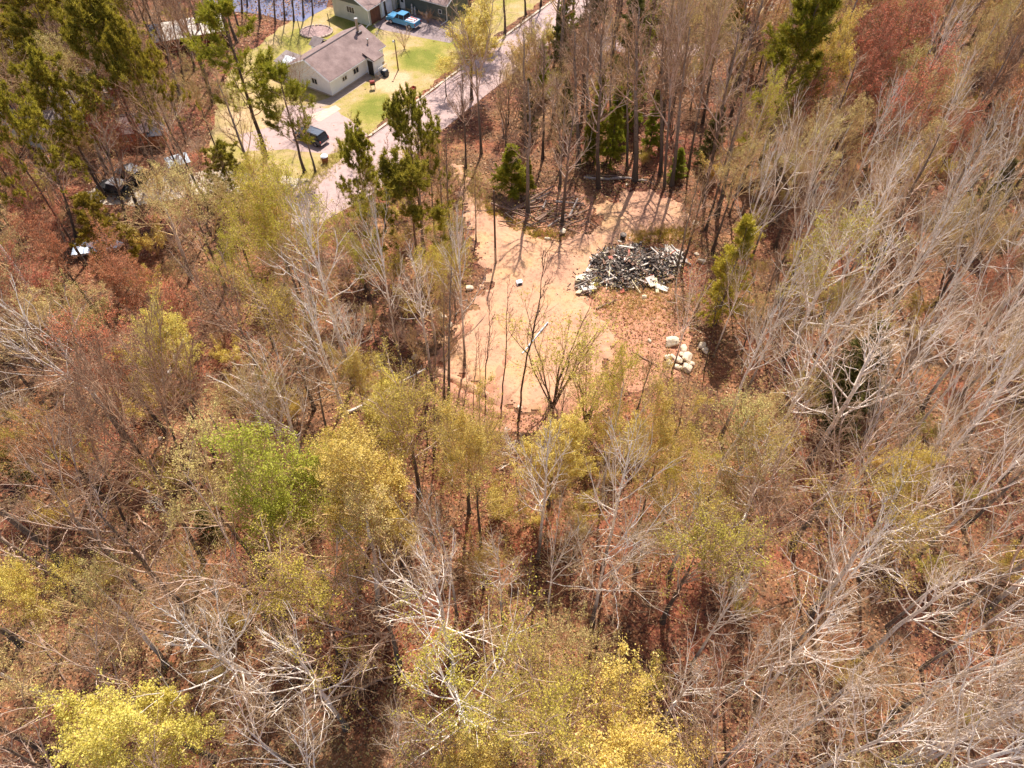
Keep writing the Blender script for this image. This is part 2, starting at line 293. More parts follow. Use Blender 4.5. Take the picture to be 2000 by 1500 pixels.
# bare sandy clearing with low mounds
CLEAR = px([(880, 322), (908, 330), (935, 390), (990, 432), (1060, 458), (1130, 462), (1158, 440), (1163, 408), (1200, 395), (1225, 366), (1285, 376), (1330, 398), (1352, 430), (1342, 462), (1260, 470), (1200, 475), (1175, 500), (1145, 545), (1140, 585), (1175, 602), (1200, 640), (1196, 700), (1150, 760), (1100, 800), (1020, 812), (985, 796), (910, 756), (838, 722), (842, 705), (866, 665), (920, 605), (955, 560), (935, 505), (915, 450), (896, 400)])
def noise2(X, Y, sc, seed):
    r = np.random.RandomState(seed); g = r.rand(256, 256); x = X*sc; y = Y*sc
    xi = np.floor(x).astype(int); yi = np.floor(y).astype(int); fx = x-xi; fy = y-yi; fx = fx*fx*(3-2*fx); fy = fy*fy*(3-2*fy)
    G = lambda a, b_: g[a % 256, b_ % 256]
    return (G(xi, yi)*(1-fx)+G(xi+1, yi)*fx)*(1-fy)+(G(xi, yi+1)*(1-fx)+G(xi+1, yi+1)*fx)*fy
def sand_mat():
    m, t, b = newmat('sandy_soil'); tc = N(t, 'ShaderNodeTexCoord'); P = tc.outputs['Object']
    n1 = N(t, 'ShaderNodeTexNoise', Scale=0.22, Detail=7, Roughness=0.6); t.links.new(P, n1.inputs['Vector'])
    r = ramp(t, [(0.35, (0.42, 0.225, 0.145)), (0.5, (0.52, 0.29, 0.175)), (0.65, (0.52, 0.305, 0.15))]); t.links.new(n1.outputs[0], r.inputs[0])
    n2 = N(t, 'ShaderNodeTexNoise', Scale=2.6, Detail=7, Roughness=0.75); t.links.new(P, n2.inputs['Vector']); r2 = ramp(t, [(0.34, (0.55, 0.42, 0.38)), (0.46, (0.96, 0.94, 0.93)), (0.7, (1.1, 1.1, 1.1))]); t.links.new(n2.outputs[0], r2.inputs[0])
    c = mixc(t, 1.0, r.outputs[0], r2.outputs[0], 'MULTIPLY'); t.links.new(c, b.inputs['Base Color']); b.inputs['Roughness'].default_value = 0.95
    bn = N(t, 'ShaderNodeBump', Strength=0.6, Distance=0.12); t.links.new(n2.outputs[0], bn.inputs['Height']); t.links.new(bn.outputs[0], b.inputs['Normal'])
    return m
M['sand'] = sand_mat()
def clearing():
    xs = [p.x for p in CLEAR]; ys = [p.y for p in CLEAR]; st = 0.16
    gx = np.arange(min(xs), max(xs), st); gy = np.arange(min(ys), max(ys), st); X, Y = np.meshgrid(gx, gy, indexing='ij')
    Xn = X+(noise2(X, Y, .9, 3)-.5)*2.2+(noise2(X, Y, 3, 5)-.5)*.9; Yn = Y+(noise2(X, Y, .9, 4)-.5)*2.2+(noise2(X, Y, 3, 6)-.5)*.9
    I = inpoly(Xn, Yn, [(p.x, p.y) for p in CLEAR])
    D = np.zeros(I.shape); cur = I.copy()
    for k in range(5):
        D += cur; nx = cur.copy(); nx[1:, :] &= cur[:-1, :]; nx[:-1, :] &= cur[1:, :]; nx[:, 1:] &= cur[:, :-1]; nx[:, :-1] &= cur[:, 1:]; cur = nx
    Z = 0.02+D/5*(0.04+0.42*np.maximum(0, noise2(X, Y, .28, 8)-.42)+0.12*noise2(X, Y, 1.1, 9)+0.05*noise2(X, Y, 2.6, 10))
    for off in (-1.0, -.45, .8, 1.3):          # wheel ruts running down the track
        for path in ([gp(905, 350), gp(925, 410), gp(975, 462), gp(1060, 510), gp(1100, 560), gp(1070, 640), gp(1010, 700)], [gp(1030, 480), gp(1110, 478), gp(1180, 440), gp(1240, 420), gp(1300, 425)]):
            dm = np.full(X.shape, 9.0)
            for p, q in zip(path[:-1], path[1:]):
                dx, dy = q.x-p.x, q.y-p.y; L = math.hypot(dx, dy); tt = ((X-p.x)*dx+(Y-p.y)*dy)/L/L; sd = ((X-p.x)*dy-(Y-p.y)*dx)/L; w = (tt > -.05) & (tt < 1.05); dm = np.where(w & (np.abs(sd-off) < np.abs(dm)), sd-off, dm)
            Z = Z-.055*np.exp(-(dm/.16)**2)*np.minimum(1, D/3)+.03*np.exp(-((np.abs(dm)-.33)/.12)**2)*np.minimum(1, D/3)
    Z = np.maximum(Z, .02)
    idx = -np.ones(I.shape, int); C4 = I[:-1, :-1] & I[1:, :-1] & I[:-1, 1:] & I[1:, 1:]
    use = np.zeros(I.shape, bool)
    for a in (0, 1):
        for b_ in (0, 1): use[a:a+C4.shape[0], b_:b_+C4.shape[1]] |= C4
    idx[use] = np.arange(use.sum()); V = np.stack([X[use], Y[use], Z[use]], 1)
    i, j = np.nonzero(C4); Fc = np.stack([idx[i, j], idx[i+1, j], idx[i+1, j+1], idx[i, j+1]], 1)
    tag(link('sandy_clearing', np_mesh('sandy_clearing', V, Fc, M['sand'], True)), 'bare peach coloured sandy clearing in the woods', kind='structure')
clearing()
# soil banks marking the dug footing at the near end of the clearing
M['soil'] = noisy('dug_soil', (0.22, 0.085, 0.05), (0.46, 0.22, 0.13), 1.6, 0.95, 7, 0.6, c3=(0.34, 0.15, 0.09), bdist=0.1)
def bank(pts, w, h, mat, label, seed):
    rr = random.Random(seed); P = []; 
    for a, b in zip(pts[:-1], pts[1:]):
        n = max(2, int((b-a).length/0.35))
        for k in range(n): P.append(a.lerp(b, k/n))
    P.append(pts[-1]); V = []; Fc = []
    for i, p in enumerate(P):
        d = (P[min(i+1, len(P)-1)]-P[max(i-1, 0)]).normalized(); nrm = Vector((-d.y, d.x, 0)); e = min(1, i/2, (len(P)-1-i)/2)
        for k, (o, z) in enumerate([(-1, 0), (-.55, .75), (0, 1), (.5, .7), (1, 0)]):
            q = p+nrm*(o*w*rr.uniform(.75, 1.2)); V.append((q.x, q.y, 0.02+h*z*e*rr.uniform(.6, 1.2)))
    for i in range(len(P)-1):
        for k in range(4): a = i*5+k; Fc.append((a, a+1, a+6, a+5))
    return tag(link('soil_bank', np_mesh('soil_bank', V, Fc, mat)), label, kind='structure')
bank([gp(845, 722), gp(905, 750), gp(978, 788)], 0.55, 0.5, M['sand'], 'straight pale bank of the dug footing', 1)
bank([gp(848, 742), gp(900, 772), gp(950, 800), gp(1000, 812)], 0.7, 0.45, M['soil'], 'dark soil heaped in front of the dug footing', 2)
bank([gp(978, 788), gp(1020, 745), gp(1072, 690)], 0.5, 0.45, M['sand'], 'bank turning up into the clearing', 3)
bank([gp(835, 716), gp(880, 676), gp(925, 630)], 0.5, 0.4, M['soil'], 'dark soil bank on the left edge of the clearing', 4)
bank([gp(950, 770), gp(985, 715), gp(1000, 690)], 0.8, 0.35, M['soil'], 'short dark soil bank in the clearing', 5)
bank([gp(1055, 800), gp(1120, 790), gp(1180, 735)], 1.2, 0.5, M['soil'], 'rough soil bank on the near right edge of the clearing', 6)
bank([gp(1168, 495), gp(1195, 455), gp(1215, 428)], 0.35, 0.3, M['sand'], 'light ridge of sand running up to the rubble heap', 7)
sheet('bare_soil', px([(1140, 590), (1180, 560), (1260, 575), (1330, 560), (1360, 600), (1345, 660), (1320, 735), (1240, 770), (1190, 720), (1205, 650)]), 0.012, M['soil'], 0.6, 1.0, 'reddish bare soil below the rubble heap')
sheet('bare_soil', px([(958, 400), (1000, 375), (1060, 362), (1120, 372), (1165, 388), (1160, 420), (1150, 452), (1070, 452), (1000, 436)]), 0.013, M['soil'], 0.5, 1.0, 'reddish soil under the brush pile')

sheet('bare_soil', px([(828, 722), (905, 752), (985, 796), (1030, 812), (1120, 800), (1170, 760), (1185, 790), (1110, 840), (1010, 850), (910, 830), (830, 790)]), 0.014, M['soil'], 0.5, 1.0, 'orange red dug soil at the near end of the clearing')
# ------------------------------------------------------------------ tree growing (all levels grown as numpy arrays)
def unit(v): return v/np.maximum(np.linalg.norm(v, axis=-1, keepdims=True), 1e-9)
def tubes(P, R, sides):
    n, k, _ = P.shape; T = np.gradient(P, axis=1); T = unit(T)
    mean = np.abs(T.mean(1)); ref = np.zeros((n, 3)); ref[np.arange(n), mean.argmin(1)] = 1; ref = np.repeat(ref[:, None, :], k, 1)
    U = unit(np.cross(T, ref)); W = np.cross(T, U); a = np.arange(sides)*2*np.pi/sides
    V = P[:, :, None, :]+R[:, :, None, None]*(U[:, :, None, :]*np.cos(a)[None, None, :, None]+W[:, :, None, :]*np.sin(a)[None, None, :, None])
    V = V.reshape(-1, 3); base = (np.arange(n)*k*sides)[:, None, None]; i = (np.arange(k-1)*sides)[None, :, None]; j = np.arange(sides)[None, None, :]; j2 = (j+1) % sides
    F_ = np.stack([base+i+j, base+i+j2, base+i+sides+j2, base+i+sides+j], -1).reshape(-1, 4)
    return V, F_
def tube_mesh(name, groups, mat, smooth=True):
    Vs, Fs, o = [], [], 0
    for P, R, s in groups:
        if len(P) == 0: continue
        V, F_ = tubes(P, R, s); Vs.append(V); Fs.append(F_+o); o += len(V)
    return np_mesh(name, np.concatenate(Vs), np.concatenate(Fs), mat, smooth)
FINE = dict(twig_aspen='fine_pale', twig_brown='fine_brown', twig_tan='fine_tan', twig_grey='fine_grey')
def two_tone(g1, g2, twig):
    me = tube_mesh('branches', g1+g2, M[twig]); me.materials.append(M[FINE[twig]]); n1 = sum(P.shape[0]*(P.shape[1]-1)*s for P, R, s in g1)
    ix = np.zeros(len(me.polygons), np.int32); ix[n1:] = 1; me.polygons.foreach_set('material_index', ix); return me
def trunk(rs, h, r0, K=14, wob=0.012, lean=0.0, top=0.1, n=1, spread=0.0):
    z = np.linspace(0, h, K); P = np.zeros((n, K, 3)); P[:, :, 2] = z
    w = np.cumsum(rs.randn(n, K, 2)*wob*h/ K**.5*0.9, axis=1); w -= w[:, :1]; P[:, :, :2] = w
    az = rs.rand(n)*6.283 if n > 1 else np.array([rs.rand()*6.283]); sprd = (spread*(0.5+rs.rand(n)) if n > 1 else np.array([lean]))
    t = (z/h)[None, :]
    P[:, :, 0] += np.cos(az)[:, None]*sprd[:, None]*h*t**1.2; P[:, :, 1] += np.sin(az)[:, None]*sprd[:, None]*h*t**1.2
    if n > 1: P[:, :, 2] *= (0.8+0.25*rs.rand(n))[:, None]
    R = r0*((1-t)**0.8*(1-top)+top)*np.ones((n, 1)); R[:, 0] *= 1.5; R[:, 1] *= 1.1
    return P, R, np.full(n, float(h))
def grow(rs, par, m, t0, t1, ang, lf, K=4, trop=0.15, wob=0.12, rf=0.5, rmin=0.01, angsd=0.15, flat=0.0, droop=0.0):
    """m children on every parent; ang=(low,high) along the parent; lf(t)=length"""
    P, R, L = par; n, k, _ = P.shape
    t = (np.arange(m)[None, :]+rs.rand(n, m))/m*(t1-t0)+t0; x = t*(k-1); i = np.clip(x.astype(int), 0, k-2); f = (x-i)[..., None]
    ar = np.arange(n)[:, None]; S = P[ar, i]*(1-f)+P[ar, i+1]*f; T = unit(P[ar, i+1]-P[ar, i]); r_ = R[ar, i]*(1-f[..., 0])+R[ar, i+1]*f[..., 0]
    rand = unit(rs.randn(n, m, 3)); az = unit(np.cross(T, rand))
    if flat: az[..., 2] *= (1-flat); az = unit(az)
    A = ang[0]+(ang[1]-ang[0])*(t-t0)/(t1-t0)+rs.randn(n, m)*angsd
    D = unit(T*np.cos(A)[..., None]+az*np.sin(A)[..., None]); ln = lf(t, L[:, None])*(0.7+0.6*rs.rand(n, m))
    S = S.reshape(-1, 3); D = D.reshape(-1, 3); ln = ln.reshape(-1); r_ = r_.reshape(-1); N_ = len(S)
    out = np.zeros((N_, K, 3)); out[:, 0] = S; step = (ln/(K-1))[:, None]
    for q in range(1, K):
        D = D+rs.randn(N_, 3)*wob; D[:, 2] += trop-droop*q/K; D = unit(D); out[:, q] = out[:, q-1]+D*step
    rr = np.clip(r_*rf, rmin, None)[:, None]*np.linspace(1, 0.3, K)[None, :]; rr = np.maximum(rr, rmin*0.55)
    return out, rr, ln
def leaves(rs, par, m, size, spread, t0=0.3, aspect=0.7, up=0.0):
    P, R, L = par; n, k, _ = P.shape; t = t0+rs.rand(n, m)*(1-t0); x = t*(k-1); i = np.clip(x.astype(int), 0, k-2); f = (x-i)[..., None]; ar = np.arange(n)[:, None]
    C = (P[ar, i]*(1-f)+P[ar, i+1]*f).reshape(-1, 3)+rs.randn(n*m, 3)*spread; q = len(C)
    U = unit(rs.randn(q, 3)); Nn = unit(rs.randn(q, 3)*.75+np.array([0, 0, up*2.2])); U = unit(np.cross(Nn, U)); W = np.cross(Nn, U); s = size*(0.45+rs.rand(q, 1)**2*1.1)
    V = np.stack([C-U*s, C-W*s*aspect, C+U*s, C+W*s*aspect], 1).reshape(-1, 3); return V, np.arange(q*4).reshape(-1, 4)
def tufts(rs, C, D, nb, length, width, spread=1.0):
    """brushes of needles: narrow blades fanning out from each point C about direction D"""
    n = len(C); dirs = unit(D[:, None, :]*0.9+rs.randn(n, nb, 3)*spread); l = length*(0.6+0.6*rs.rand(n, nb, 1)); s = unit(np.cross(dirs, rs.randn(n, nb, 3)))*width
    c = C[:, None, :]+rs.randn(n, nb, 3)*length*.12; V = np.stack([c-s, c+s, c+dirs*l+s*.4, c+dirs*l-s*.4], 2).reshape(-1, 3); return V, np.arange(len(V)).reshape(-1, 4)
LIB = {}     # kind -> list of dict(h,w,cf,parts)
def reg(kind, h, parts, cf):
    xs = []
    for nm, me in parts[1:]:
        a = np.empty(len(me.vertices)*3, np.float32); me.vertices.foreach_get('co', a); a = a.reshape(-1, 3)[::7]; xs.append(np.sqrt(a[:, 0]**2+a[:, 1]**2))
    w = 2*np.percentile(np.concatenate(xs), 96); LIB.setdefault(kind, []).append(dict(h=h, w=w, cf=cf, parts=parts))
def aspen(seed, h=18, wide=1.0, bark='bark_aspen', twig='twig_aspen', bare=0.40, dens=1.0):
    rs = np.random.RandomState(seed); T = trunk(rs, h, 0.25*h/18, lean=0.02, wob=0.014, top=.22)
    L1 = grow(rs, T, int(17*dens), bare, .97, (1.05, .5), lambda t, L: h*wide*(.10+.27*np.clip((1-t)/(1-bare), 0, 1)**.7), K=7, trop=.12, wob=.075, rf=.5, rmin=.052)
    L2 = grow(rs, L1, 6, .22, .98, (.8, .5), lambda t, L: L*(.52-.28*t), K=5, trop=.07, wob=.11, rf=.62, rmin=.030)
    L3 = grow(rs, L2, 4, .2, 1., (.8, .55), lambda t, L: L*(.62-.25*t), K=3, trop=.04, wob=.2, rf=.6, rmin=.017)
    L4 = grow(rs, L3, 2, .25, 1., (.75, .6), lambda t, L: L*.5, K=2, trop=.03, wob=.15, rf=.7, rmin=.012)
    tm = tube_mesh('trunk', [(T[0], T[1], 7)], M[bark]); bm_ = two_tone([(L1[0], L1[1], 5), (L2[0], L2[1], 4)], [(L3[0], L3[1], 3), (L4[0], L4[1], 3)], twig)
    return dict(h=h, T=T, L=(L1, L2, L3, L4), tm=tm, bm=bm_)
def vase(seed, h=17, bark='bark_brown', twig='twig_brown', fork=.38, limbs=6, spread=.48, l4=3, narrow=1.0):
    rs = np.random.RandomState(seed); T = trunk(rs, h*(fork+.28), 0.23*h/18, K=9, wob=.016, top=.4)
    t0 = fork/(fork+.28)
    L1 = grow(rs, T, limbs, t0, 1., (spread+.25, spread*.45), lambda t, L: h*(.62-.12*t)*1.0, K=8, trop=.075/narrow, wob=.08, rf=.62, rmin=.055, angsd=.12)
    L2 = grow(rs, L1, 9, .12, .97, (.8, .42), lambda t, L: L*(.50-.3*t), K=5, trop=.06, wob=.15, rf=.55, rmin=.032)
    L3 = grow(rs, L2, 6, .15, 1., (.7, .5), lambda t, L: L*(.62-.25*t), K=4, trop=.05, wob=.18, rf=.62, rmin=.018)
    L4 = grow(rs, L3, l4-1, .2, 1., (.7, .55), lambda t, L: L*.55, K=3, trop=.04, wob=.15, rf=.7, rmin=.0125)
    tm = tube_mesh('trunk', [(T[0], T[1], 8)], M[bark]); bm_ = two_tone([(L1[0], L1[1], 6), (L2[0], L2[1], 4)], [(L3[0], L3[1], 3), (L4[0], L4[1], 3)], twig)
    return dict(h=h, T=T, L=(L1, L2, L3, L4), tm=tm, bm=bm_, rs=rs)
def foliage(s, seed, m, size, spread, mat, up=0.4):
    rs = np.random.RandomState(seed); a = leaves(rs, s['L'][3], m, size, spread, up=up); b = leaves(rs, s['L'][2], m*2, size, spread, up=up)
    V = np.concatenate([a[0], b[0]]); return np_mesh('foliage', V, np.arange(len(V)).reshape(-1, 4), M[mat])
def remat(me, mat):
    c = me.copy(); two = len(c.materials) > 1; c.materials[0] = M[mat]
    if two: c.materials[1] = M[FINE[mat]]
    return c
asp = [aspen(1), aspen(2, wide=1.15), aspen(3, wide=.85, bare=.5), aspen(4, wide=1.3, bare=.33)]
for a in asp: reg('aspen', 18, [('trunk', a['tm']), ('branches', a['bm'])], .71)
asw = [vase(21, bark='bark_aspen', twig='twig_aspen', fork=.34, limbs=6, spread=.5, l4=3), vase(22, bark='bark_aspen', twig='twig_aspen', fork=.42, limbs=5, spread=.42, l4=3)]
for a in asw: reg('aspen_wide', 17, [('trunk', a['tm']), ('branches', a['bm'])], .78)
vs_ = [vase(31), vase(32, fork=.30, limbs=7, spread=.55), vase(33, fork=.46, limbs=5, spread=.38), vase(34, fork=.4, limbs=7, spread=.45, l4=4)]
for v in vs_: reg('hardwood', 17, [('trunk', v['tm']), ('branches', v['bm'])], .78)
for v in (vs_[0], vs_[2], vs_[3]): reg('grey_hardwood', 17, [('trunk', remat(v['tm'], 'bark_grey')), ('branches', remat(v['bm'], 'twig_grey'))], .78)
sl_ = [aspen(41, h=20, wide=.6, bark='bark_grey', twig='twig_brown', bare=.45), aspen(42, h=20, wide=.7, bark='bark_brown', twig='twig_grey', bare=.38), aspen(43, h=20, wide=.75, bark='bark_grey', twig='twig_tan', bare=.35)]
for a in sl_: reg('slender', 20, [('trunk', a['tm']), ('branches', a['bm'])], .68)
def leafy(kind, s, seed, m, size, spread, mat, twig, cf=.78):
    reg(kind, s['h'], [('trunk', s['tm']), ('branches', remat(s['bm'], twig)), ('foliage', foliage(s, seed, m, size, spread, mat))], cf)
leafy('yellow', vs_[1], 1, 27, .062, .13, 'leaf_yellow', 'twig_tan'); leafy('yellow', vs_[3], 2, 13, .062, .13, 'leaf_yellow', 'twig_tan')
leafy('lime', vs_[0], 3, 14, .060, .17, 'leaf_lime', 'twig_tan'); leafy('lime', asp[1], 4, 7, .060, .18, 'leaf_lime', 'twig_tan')
leafy('tan', vs_[2], 5, 7, .055, .10, 'leaf_tan', 'twig_tan'); leafy('tan', asp[0], 6, 4, .055, .12, 'leaf_tan', 'twig_tan')
leafy('olive', vs_[3], 7, 6, .058, .13, 'leaf_olive', 'twig_grey'); leafy('olive', asp[3], 8, 5, .058, .14, 'leaf_olive', 'twig_aspen')
leafy('red', vs_[1], 9, 8, .062, .11, 'leaf_red', 'twig_brown'); leafy('green', vs_[1], 10, 20, .070, .20, 'leaf_green', 'twig_tan')
def redpine(seed, h=17, mat='needle_dark', bare=.42, w=1.0):
    rs = np.random.RandomState(seed); T = trunk(rs, h, .23*h/17, lean=.03, wob=.012)
    L1 = grow(rs, T, 34, bare, .985, (1.35, .55), lambda t, L: h*w*(.10+.21*np.clip((1-t)/(1-bare), 0, 1)**.5), K=6, trop=.09, wob=.12, rf=.35, rmin=.025)
    L2 = grow(rs, L1, 8, .25, 1., (.8, .45), lambda t, L: .35+L*(.38-.2*t), K=4, trop=.18, wob=.12, rf=.6, rmin=.016)
    L3 = grow(rs, L2, 2, .4, 1., (.6, .5), lambda t, L: L*.4, K=3, trop=.2, wob=.1, rf=.7, rmin=.012)
    C = np.concatenate([L2[0][:, -1], L3[0][:, -1], L1[0][:, -1], T[0][:, -1]]); D = unit(np.concatenate([L2[0][:, -1]-L2[0][:, -2], L3[0][:, -1]-L3[0][:, -2], L1[0][:, -1]-L1[0][:, -2], T[0][:, -1]-T[0][:, -2]])+np.array([0, 0, .6]))
    V, F_ = tufts(rs, C, D, 26, .46, .042, .7)
    reg('red_pine' if mat == 'needle_dark' else 'pine_bright', h, [('trunk', tube_mesh('trunk', [(T[0], T[1], 8)], M['bark_pine'])), ('branches', tube_mesh('branches', [(L1[0], L1[1], 5), (L2[0], L2[1], 3), (L3[0], L3[1], 3)], M['twig_brown'])), ('needles', np_mesh('needles', V, F_, M[mat]))], .70)
redpine(51, bare=.5); redpine(52, w=1.15, bare=.55); redpine(53, w=.85, bare=.25)
def whitepine(seed, h=17, mat='needle_green', bare=.3, kind='white_pine', dens=26):
    rs = np.random.RandomState(seed); T = trunk(rs, h, .22*h/17, lean=.02, wob=.015)
    L1 = grow(rs, T, dens, bare, .98, (1.35, .75), lambda t, L: h*(.06+.24*np.clip((1-t)/(1-bare), 0, 1)**.7), K=7, trop=.07, wob=.1, rf=.35, rmin=.025)
    L2 = grow(rs, L1, 10, .25, 1., (.85, .6), lambda t, L: .3+L*(.32-.18*t), K=4, trop=.08, wob=.1, rf=.6, rmin=.014, flat=.6)
    C = np.concatenate([L2[0][:, q] for q in (1, 2, 3)]+[L1[0][:, q] for q in (4, 5, 6)]); D = unit(np.concatenate([L2[0][:, 3]-L2[0][:, 0]]*3+[L1[0][:, 6]-L1[0][:, 3]]*3)+np.array([0, 0, .35]))
    V, F_ = tufts(rs, C, D, 14, .46, .034, .55)
    reg(kind, h, [('trunk', tube_mesh('trunk', [(T[0], T[1], 8)], M['bark_pine'])), ('branches', tube_mesh('branches', [(L1[0], L1[1], 5), (L2[0], L2[1], 3)], M['twig_brown'])), ('needles', np_mesh('needles', V, F_, M[mat]))], .68)
whitepine(61); whitepine(62, mat='needle_bright', kind='bright_pine', bare=.12, dens=52)
def fir(seed, h=9, mat='needle_green', kind='fir', wr=.19, w=.045):
    rs = np.random.RandomState(seed); T = trunk(rs, h, .11*h/9, wob=.006)
    L1 = grow(rs, T, 70, .08, .99, (1.5, .9), lambda t, L: h*wr*(.1+.95*(1-t)), K=5, trop=.02, wob=.06, rf=.3, rmin=.014, droop=.06)
    L2 = grow(rs, L1, 5, .2, 1., (.8, .6), lambda t, L: L*(.4-.2*t)+.1, K=3, trop=.0, wob=.08, rf=.5, rmin=.01, flat=.8)
    C = np.concatenate([L2[0][:, q] for q in (0, 1, 2)]+[L1[0][:, q] for q in (1, 2, 3, 4)]); D = unit(np.concatenate([L2[0][:, 2]-L2[0][:, 0]]*3+[L1[0][:, 4]-L1[0][:, 0]]*4))
    V, F_ = tufts(rs, C, D, 9, .30, w, .6)
    reg(kind, h, [('trunk', tube_mesh('trunk', [(T[0], T[1], 6)], M['bark_pine'])), ('branches', tube_mesh('branches', [(L1[0], L1[1], 3), (L2[0], L2[1], 3)], M['bark_dead'])), ('needles', np_mesh('needles', V, F_, M[mat]))], .5)
fir(71); fir(72, mat='needle_deep', kind='hemlock', wr=.27); fir(73, mat='leaf_lime', kind='yellow_cone', wr=.24, w=.03)
fir(74, h=6, mat='needle_bright', kind='bush_fir', wr=.28, w=.035)
def snag(seed, h=15, n=14, mat='bark_dead', kind='thin_tree', r=.10, bare=.45, k3=3):
    rs = np.random.RandomState(seed); T = trunk(rs, h, r, wob=.03, lean=.03)
    L1 = grow(rs, T, n, bare, .97, (.95, .4), lambda t, L: h*(.07+.16*(1-t)), K=6, trop=.16, wob=.16, rf=.5, rmin=.022)
    L2 = grow(rs, L1, 5, .3, 1., (.7, .5), lambda t, L: L*(.5-.2*t), K=4, trop=.1, wob=.15, rf=.6, rmin=.014)
    L3 = grow(rs, L2, k3, .3, 1., (.6, .5), lambda t, L: L*.5, K=3, trop=.08, wob=.15, rf=.6, rmin=.010)
    reg(kind, h, [('trunk', tube_mesh('trunk', [(T[0], T[1], 6)], M[mat])), ('branches', tube_mesh('branches', [(L1[0], L1[1], 4), (L2[0], L2[1], 3), (L3[0], L3[1], 3)], M[mat]))], .72)
snag(81); snag(82, n=9, bare=.55); snag(83, h=9, n=16, mat='twig_grey', kind='sapling', r=.05, bare=.25); snag(84, h=9, n=20, mat='twig_aspen', kind='sapling', r=.05, bare=.2); snag(85, h=9, n=16, mat='twig_brown', kind='sapling', r=.055, bare=.3)
def clump(seed, h, n, spread, bark, twig, kind, leaf=None, m2=5, cf=.6, r=.07):
    rs = np.random.RandomState(seed); T = trunk(rs, h, r, K=9, wob=.03, n=n, spread=spread)
    L1 = grow(rs, T, 9, .25, .98, (.5, .35), lambda t, L: h*(.12+.24*(1-t)), K=5, trop=.1, wob=.12, rf=.5, rmin=.016)
    L2 = grow(rs, L1, m2, .25, 1., (.6, .5), lambda t, L: L*(.5-.2*t), K=4, trop=.06, wob=.15, rf=.6, rmin=.011)
    L3 = grow(rs, L2, 2, .3, 1., (.6, .5), lambda t, L: L*.5, K=3, trop=.05, wob=.12, rf=.7, rmin=.009)
    parts = [('trunk', tube_mesh('trunk', [(T[0], T[1], 6)], M[bark])), ('branches', tube_mesh('branches', [(L1[0], L1[1], 4), (L2[0], L2[1], 3), (L3[0], L3[1], 3)], M[twig]))]
    if leaf:
        a = leaves(rs, L3, 5, .06 if h > 4 else .05, .09); parts.append(('foliage', np_mesh('foliage', a[0], a[1], M[leaf])))
    reg(kind, h, parts, cf)
clump(91, 11, 9, .22, 'bark_dead', 'twig_tan', 'willow_clump', 'leaf_yellow', cf=.6); clump(92, 12, 6, .16, 'bark_grey', 'twig_grey', 'birch_clump', None, cf=.62)
clump(93, 3.2, 12, .42, 'twig_brown', 'twig_brown', 'shrub', None, m2=4, r=.03); clump(94, 3.2, 10, .40, 'twig_tan', 'twig_grey', 'shrub', None, m2=4, r=.03); clump(95, 3.0, 11, .45, 'twig_tan', 'twig_tan', 'leafy_shrub', 'leaf_yellow', m2=4, r=.03); clump(96, 3.0, 11, .45, 'twig_tan', 'twig_tan', 'leafy_shrub', 'leaf_olive', m2=4, r=.03)
# ------------------------------------------------------------------ planting
ONAME = dict(bush_fir='fir_tree', aspen='aspen_tree', aspen_wide='aspen_tree', hardwood='bare_hardwood_tree', grey_hardwood='bare_hardwood_tree', slender='slender_tree', yellow='budding_tree', lime='budding_tree', tan='budding_tree', olive='budding_tree',
             red='red_maple_tree', green='leafy_tree', red_pine='pine_tree', white_pine='pine_tree', bright_pine='pine_tree', fir='fir_tree', hemlock='hemlock_tree', yellow_cone='larch_tree', thin_tree='dead_tree', sapling='sapling', willow_clump='willow_tree', birch_clump='birch_tree', shrub='shrub', leafy_shrub='shrub')
DESC = dict(bush_fir='bushy bright green fir', aspen='bare aspen with pale white branches', aspen_wide='broad forked aspen with white limbs', hardwood='bare brown hardwood with fanned twigs', grey_hardwood='bare greyish hardwood with fanned twigs', slender='tall slender leafless tree', yellow='tree with pale yellow spring buds', lime='tree with lime yellow young leaves',
            tan='tree with sparse tan buds', olive='tree with sparse olive young leaves', red='red budding maple', green='bright green leafy tree', red_pine='pine with dark olive needle tufts', white_pine='feathery green pine', bright_pine='bright green dense pine', fir='small conical green fir', hemlock='dark green conifer', yellow_cone='small yellow green conical tree', thin_tree='thin dark nearly branchless tree',
            sapling='thin leafless sapling', willow_clump='multi stemmed yellowish willow', birch_clump='many stemmed grey leafless tree', shrub='low leafless twiggy shrub', leafy_shrub='low shrub with yellowish buds')
PLANTS = []
def plant(kind, base, h, width=None, label=None, var=None, rz=None, tilt=(0, 0), lib=None):
    L = LIB[kind]; s = L[RS.randint(len(L))] if var is None else L[var % len(L)]
    sz = h/s['h']; sx = sz if width is None else min(max(width/s['w'], sz*.55), sz*1.7)
    e = empty(ONAME[kind], (base[0], base[1], -0.03), cat='shrub' if 'shrub' in kind else 'tree')
    e.rotation_euler = (tilt[0], tilt[1], RS.rand()*6.283 if rz is None else rz); e.scale = (sx, sx, sz)
    for nm, me in s['parts']: link(nm, me, e)
    c = topx((base[0], base[1], h*s['cf'])); PLANTS.append([e, kind, c, label, (base[0], base[1])]); return e
def crown(kind, cx, cy, w, h, label=None, **k):
    """plant so that the crown centre (at cf*h) stands where the photograph shows it"""
    cf = LIB[kind][0]['cf']; g = gp(cx, cy, h*cf); return plant(kind, g, h, w/ppm(g), label, **k)
